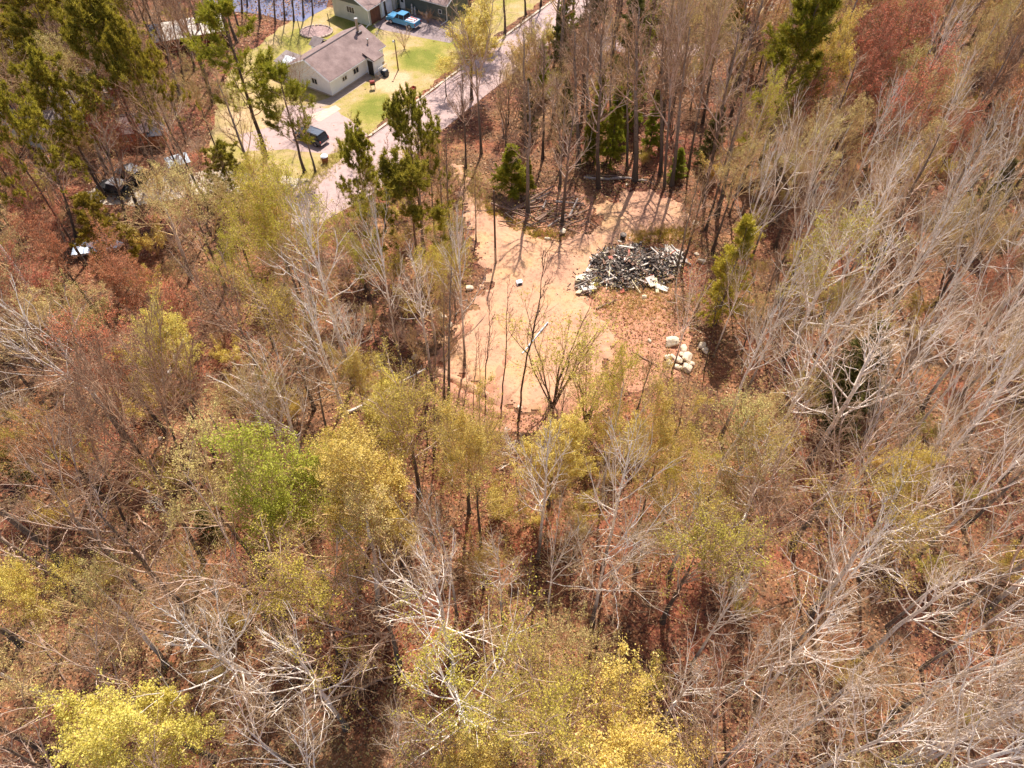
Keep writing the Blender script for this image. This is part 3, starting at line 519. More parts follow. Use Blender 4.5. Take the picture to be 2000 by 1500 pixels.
def standing(kind, bx, by, tx, ty, label=None, w=None, **k):
    """plant from the seen foot and the seen top"""
    b = gp(bx, by); a = (tx-1000)/FPX; q = (750-ty)/FPX; d = (a, cp+q*sp, -sp+q*cp); t = b.y/d[1]; h = CAMH+d[2]*t; lean = math.atan2(d[0]*t-b.x, h)
    lean = max(-.22, min(.22, lean)); cf = LIB[kind][0]['cf']
    e = plant(kind, b, h, None if w is None else w/ppm((b.x, b.y, h*cf)), label, **k); e.rotation_euler = (0, lean, e.rotation_euler[2] if False else 0); return e
# ------------------------------------------------------------------ buildings
M['siding_white'] = noisy('siding_white', (0.78, 0.83, 0.90), (0.86, 0.91, 0.97), 1.5)
M['siding_pale'] = noisy('siding_pale_green', (0.50, 0.53, 0.46), (0.60, 0.62, 0.55), 1.2)
M['siding_green'] = noisy('siding_dark_green', (0.10, 0.12, 0.10), (0.15, 0.165, 0.135), 1.2)
M['trim'] = plain('white_trim', (0.78, 0.77, 0.74), 0.5)
def roofmat(name, c1, c2, c3):
    m, t, b = newmat(name); tc = N(t, 'ShaderNodeTexCoord'); n = N(t, 'ShaderNodeTexNoise', Scale=0.6, Detail=7, Roughness=0.65); t.links.new(tc.outputs['Object'], n.inputs['Vector'])
    r = ramp(t, [(0.35, c1), (0.5, c2), (0.68, c3)]); t.links.new(n.outputs[0], r.inputs[0])
    br = N(t, 'ShaderNodeTexBrick', Scale=3.0); br.inputs['Color1'].default_value = (1, 1, 1, 1); br.inputs['Color2'].default_value = (.86, .86, .86, 1); br.inputs['Mortar'].default_value = (.7, .7, .7, 1); br.inputs['Mortar Size'].default_value = 0.01
    t.links.new(tc.outputs['Object'], br.inputs['Vector']); c = mixc(t, 1.0, r.outputs[0], br.outputs[0], 'MULTIPLY'); t.links.new(c, b.inputs['Base Color']); b.inputs['Roughness'].default_value = 0.9
    bn = N(t, 'ShaderNodeBump', Strength=0.4, Distance=0.02); t.links.new(br.outputs[1], bn.inputs['Height']); t.links.new(bn.outputs[0], b.inputs['Normal']); return m
M['roof_brown'] = roofmat('roof_shingles_brown', (0.19, 0.125, 0.115), (0.26, 0.175, 0.16), (0.33, 0.235, 0.215))
M['roof_pink'] = roofmat('roof_shingles_pinkish', (0.25, 0.165, 0.15), (0.31, 0.21, 0.19), (0.35, 0.25, 0.23))
M['roof_grey'] = roofmat('roof_shingles_grey', (0.21, 0.16, 0.15), (0.26, 0.205, 0.195), (0.31, 0.255, 0.245))
M['dark'] = plain('dark_opening', (0.03, 0.028, 0.028), 0.7)
M['brownwood'] = noisy('brown_boards', (0.12, 0.05, 0.03), (0.22, 0.09, 0.05), 2.0)
m, t, b = newmat('window_glass'); b.inputs['Base Color'].default_value = (0.03, 0.035, 0.045, 1); b.inputs['Roughness'].default_value = 0.08; M['glass'] = m
M['metal'] = plain('flue_metal', (0.40, 0.38, 0.36), 0.35, 0.8)
M['black'] = plain('black_paint', (0.02, 0.02, 0.022), 0.35)
M['rust'] = noisy('rusty', (0.16, 0.06, 0.03), (0.30, 0.12, 0.06), 3)
M['red'] = plain('red_paint', (0.34, 0.05, 0.035), 0.6)
def gable(mb, x0, x1, y0, y1, h, rise, ax='x', inset=0.0):
    """gable-ended wall body; ridge runs along ax"""
    if ax == 'x': ym = (y0+y1)/2; mb.prism([(y0, 0), (y1, 0), (y1, h), (ym, h+rise), (y0, h)], x0, x1, 'x')
    else: xm = (x0+x1)/2; mb.prism([(x0, 0), (x1, 0), (x1, h), (xm, h+rise), (x0, h)], y0, y1, 'y')
def roof_slab(p0, p1, p2, p3, th=0.16):
    m = MB(); n = ((Vector(p1)-Vector(p0)).cross(Vector(p3)-Vector(p0))).normalized()
    if n.z < 0: n = -n
    V = [Vector(p) for p in (p0, p1, p2, p3)]; V += [v+n*th for v in V]
    return m.add(V, [(3, 2, 1, 0), (4, 5, 6, 7), (0, 1, 5, 4), (1, 2, 6, 5), (2, 3, 7, 6), (3, 0, 4, 7)])
def gable_roof(house, x0, x1, y0, y1, h, rise, mat, ax='x', ov=0.45, trim=True):
    k = rise/((y1-y0)/2 if ax == 'x' else (x1-x0)/2); z0 = h-k*ov+0.02; zr = h+rise+0.02
    if ax == 'x':
        ym = (y0+y1)/2; sl = [((x0-ov, y0-ov, z0), (x1+ov, y0-ov, z0), (x1+ov, ym, zr), (x0-ov, ym, zr)), ((x1+ov, y1+ov, z0), (x0-ov, y1+ov, z0), (x0-ov, ym, zr), (x1+ov, ym, zr))]
    else:
        xm = (x0+x1)/2; sl = [((x0-ov, y1+ov, z0), (x0-ov, y0-ov, z0), (xm, y0-ov, zr), (xm, y1+ov, zr)), ((x1+ov, y0-ov, z0), (x1+ov, y1+ov, z0), (xm, y1+ov, zr), (xm, y0-ov, zr))]
    r = None
    for s in sl:
        r = roof_slab(*s).obj('roof_slope', mat, house)
        if trim:
            for a, b in ((s[0], s[1]), (s[1], s[2]), (s[3], s[0])):
                m_ = MB(); m_.cyl(Vector(a)+Vector((0, 0, .05)), Vector(b)+Vector((0, 0, .05)), .11, n=4); m_.obj('fascia', M['trim'], r)
    m_ = MB(); a, b = sl[0][3], sl[0][2]; m_.cyl(Vector(a)+Vector((0, 0, .17)), Vector(b)+Vector((0, 0, .17)), .10, n=5); m_.obj('ridge_cap', M['roof_brown'] if mat != M['roof_brown'] else M['seam'], house)
    return r
def window(house, c, w, h, ax, nrm=-1, bars=1):
    """ax: axis across the window"""
    f = MB(); t_ = .07
    def bx(du, dz, su, sz, dn, sn):
        p = [c[0], c[1], c[2]+dz]; s = [sn, sn, sz]; i = 0 if ax == 'x' else 1; p[i] += du; s[i] = su; j = 1-i; p[j] += dn*nrm; return p, s
    for du, dz, su, sz in ((0, h/2, w+t_*2, t_), (0, -h/2, w+t_*2, t_), (-w/2, 0, t_, h-t_), (w/2, 0, t_, h-t_)):
        p, s = bx(du, dz, su, sz, .03, .09); f.box(p, s)
    for k in range(bars):
        p, s = bx(-w/2+w*(k+1)/(bars+1), 0, .05, h-t_, .03, .07); f.box(p, s)
    fo = f.obj('window', M['trim'], house)
    p, s = bx(0, 0, w-.02, h-.02, .0, .05); g = MB(); g.box(p, s); g.obj('pane', M['glass'], fo); return fo
# white house: local x along the road, y away from it
A = gp(650, 190); hw = empty('white_house', A, math.radians(57.3), 'small white house with brown shingle roof beside the road', 'house')
Lh, Wh, Hh, Rh = 11.2, 7.4, 2.5, 1.75
w_ = MB(); gable(w_, 0, Lh, 0, Wh, Hh, Rh); w_.obj('wall', M['siding_white'], hw)
f_ = MB(); f_.box((Lh/2, Wh/2, .12), (Lh+.06, Wh+.06, .24)); f_.obj('foundation', M['concrete'], hw)
gable_roof(hw, 0, Lh, 0, Wh, Hh, Rh, M['roof_brown'], 'x', .35)
window(hw, (2.8, 0, 1.45), .9, .6, 'x'); window(hw, (5.2, 0, 1.5), 1.1, .8, 'x'); window(hw, (9.9, 0, 1.6), 1.0, .7, 'x'); window(hw, (0, 2.9, 1.5), 1.0, .8, 'y'); window(hw, (Lh, 4.9, 1.5), 1.0, .8, 'y', 1)
p_ = MB(); p_.prism([(-1.45, 0), (.02, 0), (.02, 2.7), (-.72, 2.55), (-1.45, 2.3)], 7.5, 9.2, 'x'); po = p_.obj('porch', M['siding_white'], hw)
roof_slab((7.25, -1.75, 2.30), (9.45, -1.75, 2.30), (9.45, .3, 2.95), (7.25, .3, 2.95), .12).obj('porch_roof', M['roof_brown'], po)
d_ = MB(); d_.box((7.49, -.72, 1.05), (.05, .95, 2.05)); d_.obj('door', M['dark'], po)
d_ = MB(); d_.box((8.35, -1.8, .22), (2.1, .7, .44)); d_.box((8.35, -2.25, .11), (2.1, .3, .22)); d_.obj('steps', M['concrete'], po)
r_ = MB()
for x in (7.5, 8.0, 8.5, 9.0, 9.3): r_.cyl((x, -2.1, .44), (x, -2.1, 1.35), .03, n=4)
r_.cyl((7.5, -2.1, 1.35), (9.3, -2.1, 1.35), .035, n=4); r_.obj('railing', M['trim'], po)
c_ = MB(); c_.cyl((10.0, 3.1, 3.7), (10.0, 3.1, 5.9), .19, n=10); ch = c_.obj('chimney', M['metal'], hw); c2 = MB(); c2.box((10.0, 3.05, 4.05), (.75, .75, .4)); c2.obj('flashing', M['seam'], ch); c3 = MB(); c3.cyl((10, 3.1, 5.9), (10, 3.1, 6.05), .26, n=10); c3.obj('cap', M['metal'], ch)
v_ = MB(); v_.cyl((9.6, 1.1, 2.9), (9.6, 1.1, 3.75), .08, n=8); v_.box((9.6, 1.1, 3.8), (.25, .25, .1)); v_.obj('vent_pipe', M['metal'], hw)
b_ = MB(); b_.prism([(-.0, 0), (2.4, 0), (2.4, 2.2), (1.2, 2.9), (0, 2.2)], Wh+.01, Wh+1.6, 'y'); bb = b_.obj('rear_annex', M['siding_white'], hw); 
for s in (roof_slab((6.0, Wh, 2.3), (6.0, Wh+1.9, 2.3), (7.2, Wh+1.9, 3.05), (7.2, Wh, 3.05), .1), roof_slab((8.4, Wh, 2.3), (8.4, Wh+1.9, 2.3), (7.2, Wh+1.9, 3.05), (7.2, Wh, 3.05), .1)): s.obj('annex_roof', M['roof_grey'], bb)
b2 = MB(); b2.box((7.2, Wh+.8, 1.1), (2.2, 1.55, 2.2)); b2.obj('rear_porch', M['siding_white'], hw)
# garage-like low wing at the left end of the white house
w2 = MB(); w2.box((1.3, Wh+1.5, 1.05), (2.4, 2.6, 2.1)); wo = w2.obj('side_shed', M['siding_white'], hw); roof_slab((0.0, Wh+.1, 2.15), (0, Wh+3, 2.15), (2.7, Wh+3, 2.6), (2.7, Wh+.1, 2.6), .1).obj('shed_roof', M['roof_grey'], wo)
# green and grey L-shaped house
Q = gp(722, 51); hg = empty('green_house', Q, math.radians(-31), 'dark green and pale grey L shaped house with white trim at the top edge', 'house')
w_ = MB(); gable(w_, -7.0, 0, 0, 14, 2.75, 1.7, 'y'); w_.obj('wall', M['siding_pale'], hg, 0)
g_ = MB(); g_.prism([(-7.15, 2.72), (.15, 2.72), (-3.5, 4.5)], -.06, -.012, 'y'); g_.obj('gable_cladding', M['siding_green'], hg)
gable_roof(hg, -7.0, 0, 0, 14, 2.75, 1.7, M['roof_pink'], 'y', .5)
w_ = MB(); gable(w_, .02, 9.6, 7.3, 14.3, 2.75, 1.5, 'x'); w_.obj('wall', M['siding_green'], hg)
gable_roof(hg, 1.4, 9.6, 7.3, 14.3, 2.75, 1.5, M['roof_pink'], 'x', .5)
window(hg, (-3.4, 0, 1.7), 1.5, .95, 'x', bars=2)
o_ = MB(); o_.box((.03, 1.7, 1.15), (.08, 2.3, 2.2)); o_.obj('garage_opening', M['brownwood'], hg)
o_ = MB(); o_.box((.04, 4.6, 1.2), (.08, 2.5, 2.3)); gd = o_.obj('garage_door', M['siding_white'], hg)
for k in range(4): q_ = MB(); q_.box((.09, 4.6, .35+k*.56), (.03, 2.4, .5)); q_.obj('panel', M['siding_white'], gd)
o_ = MB(); o_.box((.04, 6.5, 1.2), (.07, .5, 2.2)); o_.obj('side_light', M['trim'], hg)
o_ = MB(); o_.box((1.1, 7.26, 1.2), (.95, .08, 2.15)); do = o_.obj('door', M['trim'], hg); o_ = MB(); o_.box((1.1, 7.21, 1.6), (.5, .04, .9)); o_.obj('pane', M['glass'], do)
window(hg, (8.4, 7.3, 1.35), .55, .55, 'x', bars=0)
o_ = MB(); o_.box((5.4, 7.24, .2), (7.6, .08, .4)); o_.obj('lower_cladding', noisy('tan_cladding', (.30, .22, .13), (.42, .32, .20), 2), hg)
o_ = MB(); o_.cyl((9.75, 7.1, 2.6), (9.75, 7.1, .35), .07, n=6); o_.cyl((9.75, 7.1, .35), (9.4, 6.0, .08), .07, n=6); o_.obj('downspout', M['trim'], hg)
o_ = MB(); o_.cyl((.15, -.1, 2.6), (.15, -.1, .4), .07, n=6); o_.cyl((.15, -.1, .4), (.0, -.9, .1), .07, n=6); o_.obj('downspout', M['trim'], hg)
def fig(name, x, h, label, c):
    p = hg.matrix_world if False else None; R = Matrix.Rotation(math.radians(-31), 3, 'Z'); w = Q+R @ Vector((x, 6.9, 0))
    m_ = MB(); m_.cyl((0, 0, 0), (0, 0, h*.12), .20, .16); m_.cyl((0, 0, h*.12), (0, 0, h*.62), .13, .19, 8); m_.cyl((0, 0, h*.62), (0, 0, h*.74), .19, .07, 8); m_.cyl((0, 0, h*.74), (0, 0, h*.78), .07, .11, 8); m_.cyl((0, 0, h*.78), (0, 0, h*.95), .12, .10, 8); m_.cyl((0, 0, h*.95), (0, 0, h), .10, .04, 8)
    o = m_.obj(name, c, None); o.location = w; tag(o, label, 'ornament')
M['statue'] = plain('pale_statue', (0.66, 0.60, 0.54)); fig('garden_ornament', 3.2, 1.5, 'taller pale ornament standing against the dark green garage wall', M['statue']); fig('garden_ornament', 3.75, 1.2, 'pale ornament just right of the taller one at the green wall', M['statue']); fig('garden_ornament', 6.0, .9, 'small white topped ornament alone near the middle of the green wall', M['statue'])
# grey-roofed building at the far left, brown cabin, red barn-like shed
def simple_house(name, loc, rz, L, W, H, R, wall, roof, label, cat, win=()):
    e = empty(name, loc, math.radians(rz), label, cat); w = MB(); gable(w, 0, L, 0, W, H, R); w.obj('wall', wall, e); gable_roof(e, 0, L, 0, W, H, R, roof, 'x', .35, False)
    for (x, ax) in win: window(e, (x, 0, 1.4), .9, .8, ax)
    return e
simple_house('grey_roofed_house', gp(88, 295), 62, 12, 7.5, 2.5, 1.8, M['siding_pale'], M['roof_grey'], 'house with plain grey roof behind birch stems at the left edge', 'house', [(3, 'x'), (7, 'x')])
M['orange'] = noisy('orange_brown_boards', (0.34, 0.12, 0.04), (0.50, 0.19, 0.07), 1.4); M['navy'] = noisy('dark_slate_roof', (0.03, 0.03, 0.045), (0.07, 0.065, 0.085), 2)
e = simple_house('brown_cabin', gp(232, 292), 10, 4.2, 4.0, 2.2, 0.9, M['orange'], M['roof_brown'], 'orange brown cabin half hidden by the big pine', 'cabin', [(1.6, 'x')])
l_ = MB(); l_.box((5.0, .8, .95), (1.5, 2.0, 1.9)); lo = l_.obj('lean_to', M['orange'], e); roof_slab((4.1, -.9, 1.8), (6.2, -.9, 1.8), (6.2, 2.0, 2.5), (4.1, 2.0, 2.5), .12).obj('lean_to_roof', M['navy'], lo)
e = empty('red_shed', gp(305, 112), math.radians(22), 'long red open fronted shed under pale roof panels', 'shed'); M['redwall'] = noisy('barn_red', (0.20, 0.03, 0.02), (0.36, 0.07, 0.045), 1.2); M['palepanel'] = noisy('pale_roof_sheets', (0.50, 0.44, 0.38), (0.70, 0.62, 0.54), 1.0)
w_ = MB(); w_.box((5.5, 3.9, 1.1), (11, .15, 2.2)); w_.box((.08, 2, 1.1), (.15, 3.7, 2.2)); w_.box((10.9, 2, 1.1), (.15, 3.7, 2.2)); w_.obj('wall', M['redwall'], e)
for k in range(7): q_ = MB(); q_.box((k*1.8+.08, .05, 1.0), (.16, .16, 2.0)); q_.obj('post', M['redwall'], e)
q_ = MB(); q_.box((5.5, .05, .95), (11, .1, .16)); q_.box((5.5, .05, 1.8), (11, .1, .25)); q_.box((5.5, .05, .3), (11, .1, .12)); q_.obj('rail', M['redwall'], e)
for k in range(6):
    mt = M['navy'] if k == 0 else M['palepanel']; roof_slab((k*1.85, -.4, 2.15), (k*1.85+1.7, -.4, 2.15), (k*1.85+1.7, 4.3, 2.75), (k*1.85, 4.3, 2.75), .08).obj('roof_panel', mt, e)
# ------------------------------------------------------------------ vehicles (x forward)
M['tyre'] = plain('tyre_rubber', (0.02, 0.02, 0.02), 0.8); M['rim'] = plain('wheel_rim', (0.45, 0.45, 0.46), 0.3, 0.9)
m, t, b = newmat('blue_car_paint'); b.inputs['Base Color'].default_value = (0.09, 0.30, 0.52, 1); b.inputs['Metallic'].default_value = 0.3; b.inputs['Roughness'].default_value = 0.25; M['blue'] = m
m, t, b = newmat('dark_car_paint'); b.inputs['Base Color'].default_value = (0.035, 0.045, 0.065, 1); b.inputs['Metallic'].default_value = 0.4; b.inputs['Roughness'].default_value = 0.22; M['darkpaint'] = m
M['lampred'] = plain('tail_lamp_red', (0.4, 0.02, 0.02), 0.3); M['lampwhite'] = plain('head_lamp', (0.75, 0.75, 0.72), 0.2); M['chrome'] = plain('chrome', (0.7, 0.7, 0.7), 0.2, 0.9)
def wheels(e, xs, y, r):
    for x in xs:
        for s in (-1, 1):
            m_ = MB(); m_.cyl((x, s*y-.12, r), (x, s*y+.12, r), r, n=14); w = m_.obj('wheel', M['tyre'], e); q = MB(); q.cyl((x, s*(y+.13)-.01, r), (x, s*(y+.13)+.01, r), r*.6, n=10); q.obj('rim', M['rim'], w)
def pt_mesh(name, prof, hw0, hw1, mat, parent, bev=.05):
    """side profile extruded, with the top half narrower (tumblehome)"""
    z = [p[1] for p in prof]; z0, z1 = min(z), max(z); V = []
    for s in (-1, 1):
        for x, zz in prof: k = (zz-z0)/(z1-z0); V.append((x, s*(hw0+(hw1-hw0)*k), zz))
    n = len(prof); m_ = MB(); m_.add(V, [tuple(range(n)), tuple(range(n, 2*n))[::-1]]+[(i, (i+1) % n, n+(i+1) % n, n+i) for i in range(n)]); return m_.obj(name, mat, parent, bev)
def side_glass(e, quads, y0, y1, zr, parent_mat='glass'):
    pass
e = empty('pickup_truck', gp(786, 51)+Vector((.2, .5, 0)), math.radians(149), 'light blue pickup truck parked nose to the garage of the green house', 'pickup truck')
pt_mesh('body', [(-2.75, .5), (-2.72, 1.12), (-.75, 1.12), (-.75, 1.18), (1.0, 1.18), (2.45, 1.05), (2.72, .85), (2.75, .5), (2.3, .42), (-2.4, .42)], .95, .90, M['blue'], e)
pt_mesh('cabin', [(-.78, 1.15), (-.62, 1.72), (.62, 1.74), (1.12, 1.17)], .88, .70, M['glass'], e, .03)
q_ = MB(); q_.box((0, 0, 1.77), (1.35, 1.42, .09)); q_.obj('roof', M['blue'], e, .03)
for s in (-1, 1):
    for x in (-.70, .22): q_ = MB(); q_.cyl((x, s*.87, 1.15), (x*.95, s*.72, 1.76), .045, n=5); q_.obj('pillar', M['blue'], e)
q_ = MB(); q_.box((1.85, 0, 1.16), (1.3, 1.5, .06)); q_.obj('hood', M['blue'], e, .02)
q_ = MB(); q_.box((-1.75, 0, 1.10), (1.75, 1.46, .08)); q_.obj('bed', plain('bed_liner', (.45, .42, .42)), e)
for k, (y, c) in enumerate(((-.45, 'red'), (-.1, 'siding_white'), (.25, 'red'), (.5, 'siding_white'))): q_ = MB(); q_.box((-1.7, y, 1.2), (1.35, .22, .12), .08*k-.1); q_.obj('cargo_board', M[c], e)
q_ = MB(); q_.box((-2.8, 0, .55), (.14, 1.7, .16)); q_.obj('rear_bumper', M['chrome'], e); q_ = MB(); q_.box((2.8, 0, .52), (.14, 1.7, .2)); q_.obj('front_bumper', M['chrome'], e)
for s in (-1, 1):
    q_ = MB(); q_.box((-2.75, s*.82, .88), (.06, .14, .32)); q_.obj('taillight', M['lampred'], e); q_ = MB(); q_.box((2.68, s*.72, .82), (.10, .3, .16)); q_.obj('headlight', M['lampwhite'], e); q_ = MB(); q_.box((.95, s*1.02, 1.2), (.12, .2, .14)); q_.obj('mirror', M['black'], e)
wheels(e, (-1.75, 1.8), .84, .39)
def wagon(loc, rz, label, L=4.5, cat='car', top='glass', roofc=None, paint='darkpaint', h=1.65):
    e = empty('parked_car', loc, math.radians(rz), label, cat); a = L/2
    pt_mesh('body', [(-a, .45), (-a+.02, 1.0), (a-1.3, 1.03), (a-.2, .9), (a, .6), (a-.1, .38), (-a+.1, .38)], .92, .88, M[paint], e)
    pt_mesh('cabin', [(-a+.05, 1.0), (-a+.35, h-.05), (a-2.0, h-.04), (a-1.3, 1.02)], .86, .68, M['glass'], e, .03)
    q = MB(); q.box(((-a+.35+a-2.0)/2, 0, h-.02), (L-2.3, 1.4, .08)); q.obj('roof', roofc or M[paint], e, .03)
    for s in (-1, 1):
        for x in (-a+.2, -a+1.35, -a+2.2): q = MB(); q.cyl((x, s*.86, 1.0), (x+.1, s*.70, h-.03), .04, n=5); q.obj('pillar', M[paint], e)
        q = MB(); q.cyl((-a+.5, s*.58, h+.06), (a-2.1, s*.58, h+.06), .03, n=5); q.obj('roof_rail', M['chrome'], e)
        q = MB(); q.box((-a-.01, s*.76, .85), (.05, .16, .28)); q.obj('taillight', M['lampred'], e); q = MB(); q.box((a-.12, s*.68, .72), (.12, .3, .14)); q.obj('headlight', M['lampwhite'], e)
    q = MB(); q.box((-a-.03, 0, .5), (.1, 1.6, .18)); q.obj('rear_bumper', M['chrome'], e); wheels(e, (-a+.85, a-.85), .82, .34); return e
wagon(gp(609, 274), 149, 'dark blue station wagon with roof rails parked on the pink driveway', 4.6, 'car', roofc=plain('wagon_roof', (.10, .115, .15), .2))
M['greytop'] = plain('grey_soft_top', (0.22, 0.21, 0.22), 0.4)
def offroad(loc, rz, label):
    e = empty('off_road_car', loc, math.radians(rz), label, 'off-road car')
    pt_mesh('body', [(-1.9, .6), (-1.9, 1.15), (.4, 1.15), (1.8, 1.1), (1.85, .6), (-1.8, .55)], .74, .72, M['black'], e, .03)
    pt_mesh('cabin', [(-1.88, 1.14), (-1.8, 1.78), (.15, 1.78), (.5, 1.14)], .72, .64, M['glass'], e, .02)
    q = MB(); q.box((-.82, 0, 1.83), (2.05, 1.36, .10)); q.obj('soft_top', M['greytop'], e, .02)
    q = MB(); q.box((-1.98, 0, 1.05), (.14, .14, .14)); q.cyl((-2.0, 0, 1.05), (-2.2, 0, 1.05), .36, n=12); q.obj('spare_wheel', M['tyre'], e)
    q = MB(); q.box((2.0, 0, .62), (.2, 1.5, .16)); q.obj('front_bumper', M['black'], e)
    for s in (-1, 1):
        for x in (-1.25, 1.3): q = MB(); q.box((x, s*.86, 1.0), (.95, .26, .07)); q.obj('wheel_arch', M['black'], e)
        q = MB(); q.cyl((1.86, s*.5, .95), (1.92, s*.5, .95), .11, n=10); q.obj('headlight', M['lampwhite'], e)
    wheels(e, (-1.25, 1.3), .82, .40); return e
offroad(gp(228, 378), 160, 'black off-road car with grey top, nearer the camera of the two at the left'); offroad(gp(262, 350), 150, 'black off-road car with grey top parked behind its twin')
e = empty('boat', gp(198, 492), math.radians(12), 'white boat hull lying under the small pine at the left', 'boat')
hv = MB(); n_ = 9; V = []; 
for i in range(n_):
    x = -2.6+5.2*i/(n_-1); w = .95*(1-max(0, (x-.4)/2.25)**2)+.02; zk = .15+.35*max(0, (x-.8)/1.8)**2; V += [(x, -w, .85), (x, -w*.75, .35+zk*.4), (x, 0, zk), (x, w*.75, .35+zk*.4), (x, w, .85)]
F_ = [(i*5+k, i*5+k+1, i*5+k+6, i*5+k+5) for i in range(n_-1) for k in range(4)]+[(0, 1, 2, 3, 4)]; hv.add(V, F_); hl = hv.obj('hull', M['siding_white'], e)
q_ = MB(); q_.box((.9, 0, .80), (2.3, 1.35, .06)); q_.obj('deck', M['siding_white'], e); q_ = MB(); q_.prism([(-.3, .83), (.9, .83), (.55, 1.2), (.15, 1.2)], -.55, .55, 'y'); q_.obj('windscreen', M['glass'], e)
for x in (-1.8, -.9): q_ = MB(); q_.box((x, 0, .62), (.4, 1.4, .12)); q_.obj('bench', M['siding_white'], e)
e = empty('canopy', gp(357, 338), math.radians(30), 'blue and white canopy on posts beside the dirt drive', 'canopy')
for sx_ in (-1, 1):
    for sy_ in (-1, 1): q_ = MB(); q_.cyl((sx_*1.1, sy_*1.0, 0), (sx_*1.1, sy_*1.0, 1.9), .04, n=5); q_.obj('post', M['metal'], e)
M['canvas'] = noisy('pale_blue_canvas', (.30, .36, .42), (.66, .68, .70), 1.2); q_ = MB(); q_.add([(-1.3, -1.2, 1.85), (1.3, -1.2, 1.85), (1.3, 1.2, 1.85), (-1.3, 1.2, 1.85), (0, 0, 2.45)], [(0, 1, 4), (1, 2, 4), (2, 3, 4), (3, 0, 4), (3, 2, 1, 0)]); q_.obj('cover', M['canvas'], e)
q_ = MB(); q_.box((0, 0, .45), (1.5, 1.0, .8)); q_ = q_.obj('storage_chest', M['rust'], None); q_.location = gp(357, 338); tag(q_, 'rusty red chest standing under the blue and white canopy', 'chest')
# small yard things
def post_lamp(bx, by, ty, label, arm=True):
    b = gp(bx, by); q = (750-ty)/FPX; t_ = b.y/(cp+q*sp); h = CAMH+(-sp+q*cp)*t_; e = empty('lamp_post', b, 0, label, 'lamp post')
    m_ = MB(); m_.cyl((0, 0, 0), (0, 0, h), .10, .06, 8); m_.obj('pole', M['brownwood'] if arm else M['bark_dead'], e); m_ = MB(); m_.cyl((0, 0, h-.1), (-.1, -.5, h+.05), .03, n=5); m_.obj('arm', M['metal'], e)
    m_ = MB(); m_.cyl((-.1, -.5, h-.1), (-.1, -.5, h+.12), .17, .08, 8); m_.obj('lamp_head', M['lampwhite'], e)
post_lamp(778, 137, 77, 'thin brown lamp post on the lawn behind the white house'); post_lamp(903, 222, 164, 'street lamp among twigs on the far side of the road')
e = empty('utility_pole', gp(968, 516), 0, 'slim dark pole standing on the sandy track', 'pole'); m_ = MB(); m_.cyl((0, 0, 0), (0, 0, 9.5), .12, .08, 8); m_.obj('shaft', M['bark_dead'], e); m_ = MB(); m_.cyl((0, -.14, 0), (0, -.14, 2.4), .05, n=5); m_.obj('conduit', M['metal'], e)
e = empty('waste_bin', gp(636, 318), .4, 'brown round bin with pale lid beside the driveway mouth', 'bin'); m_ = MB(); m_.cyl((0, 0, 0), (0, 0, .95), .38, .44, 12); m_.obj('body', M['rust'], e); m_ = MB(); m_.cyl((0, 0, .95), (0, 0, 1.08), .47, .36, 12); m_.obj('lid', M['siding_white'], e)
e = empty('barbecue_grill', gp(729, 174), .3, 'small black grill standing by the walkway of the white house', 'grill'); m_ = MB(); m_.box((0, 0, .8), (.7, .5, .35)); m_.obj('firebox', M['black'], e, .05); m_ = MB(); m_.cyl((-.33, 0, 1.0), (.33, 0, 1.0), .25, n=10); m_.obj('lid', M['red'], e)
for sx_ in (-.28, .28):
    for sy_ in (-.2, .2): m_ = MB(); m_.cyl((sx_, sy_, 0), (sx_, sy_, .65), .025, n=5); m_.obj('leg', M['black'], e)
e = empty('wheelbarrow', gp(807, 179), 1.0, 'small dark red wheelbarrow on the straw coloured lawn near the kerb', 'wheelbarrow'); m_ = MB(); m_.add([(-.45, -.3, .6), (.45, -.3, .6), (.45, .3, .6), (-.45, .3, .6), (-.3, -.18, .32), (.3, -.18, .32), (.3, .18, .32), (-.3, .18, .32)], [(0, 1, 5, 4), (1, 2, 6, 5), (2, 3, 7, 6), (3, 0, 4, 7), (4, 5, 6, 7)]); m_.obj('tray', M['red'], e); m_ = MB(); m_.cyl((.5, -.05, .2), (.5, .05, .2), .2, n=10); m_.obj('wheel', M['tyre'], e)
for s in (-1, 1): m_ = MB(); m_.cyl((.5, s*.1, .2), (-.95, s*.3, .62), .025, n=5); m_.obj('handle', M['brownwood'], e)
e = empty('air_conditioner', gp(743, 146)+Vector((.7, -.3, 0)), math.radians(57), 'dark box unit standing at the right corner of the white house', 'air conditioner'); m_ = MB(); m_.box((0, 0, .45), (.8, .9, .85)); m_.obj('casing', M['darkpaint'], e, .03); m_ = MB(); m_.cyl((0, 0, .88), (0, 0, .91), .33, n=12); m_.obj('fan_grille', M['metal'], e)
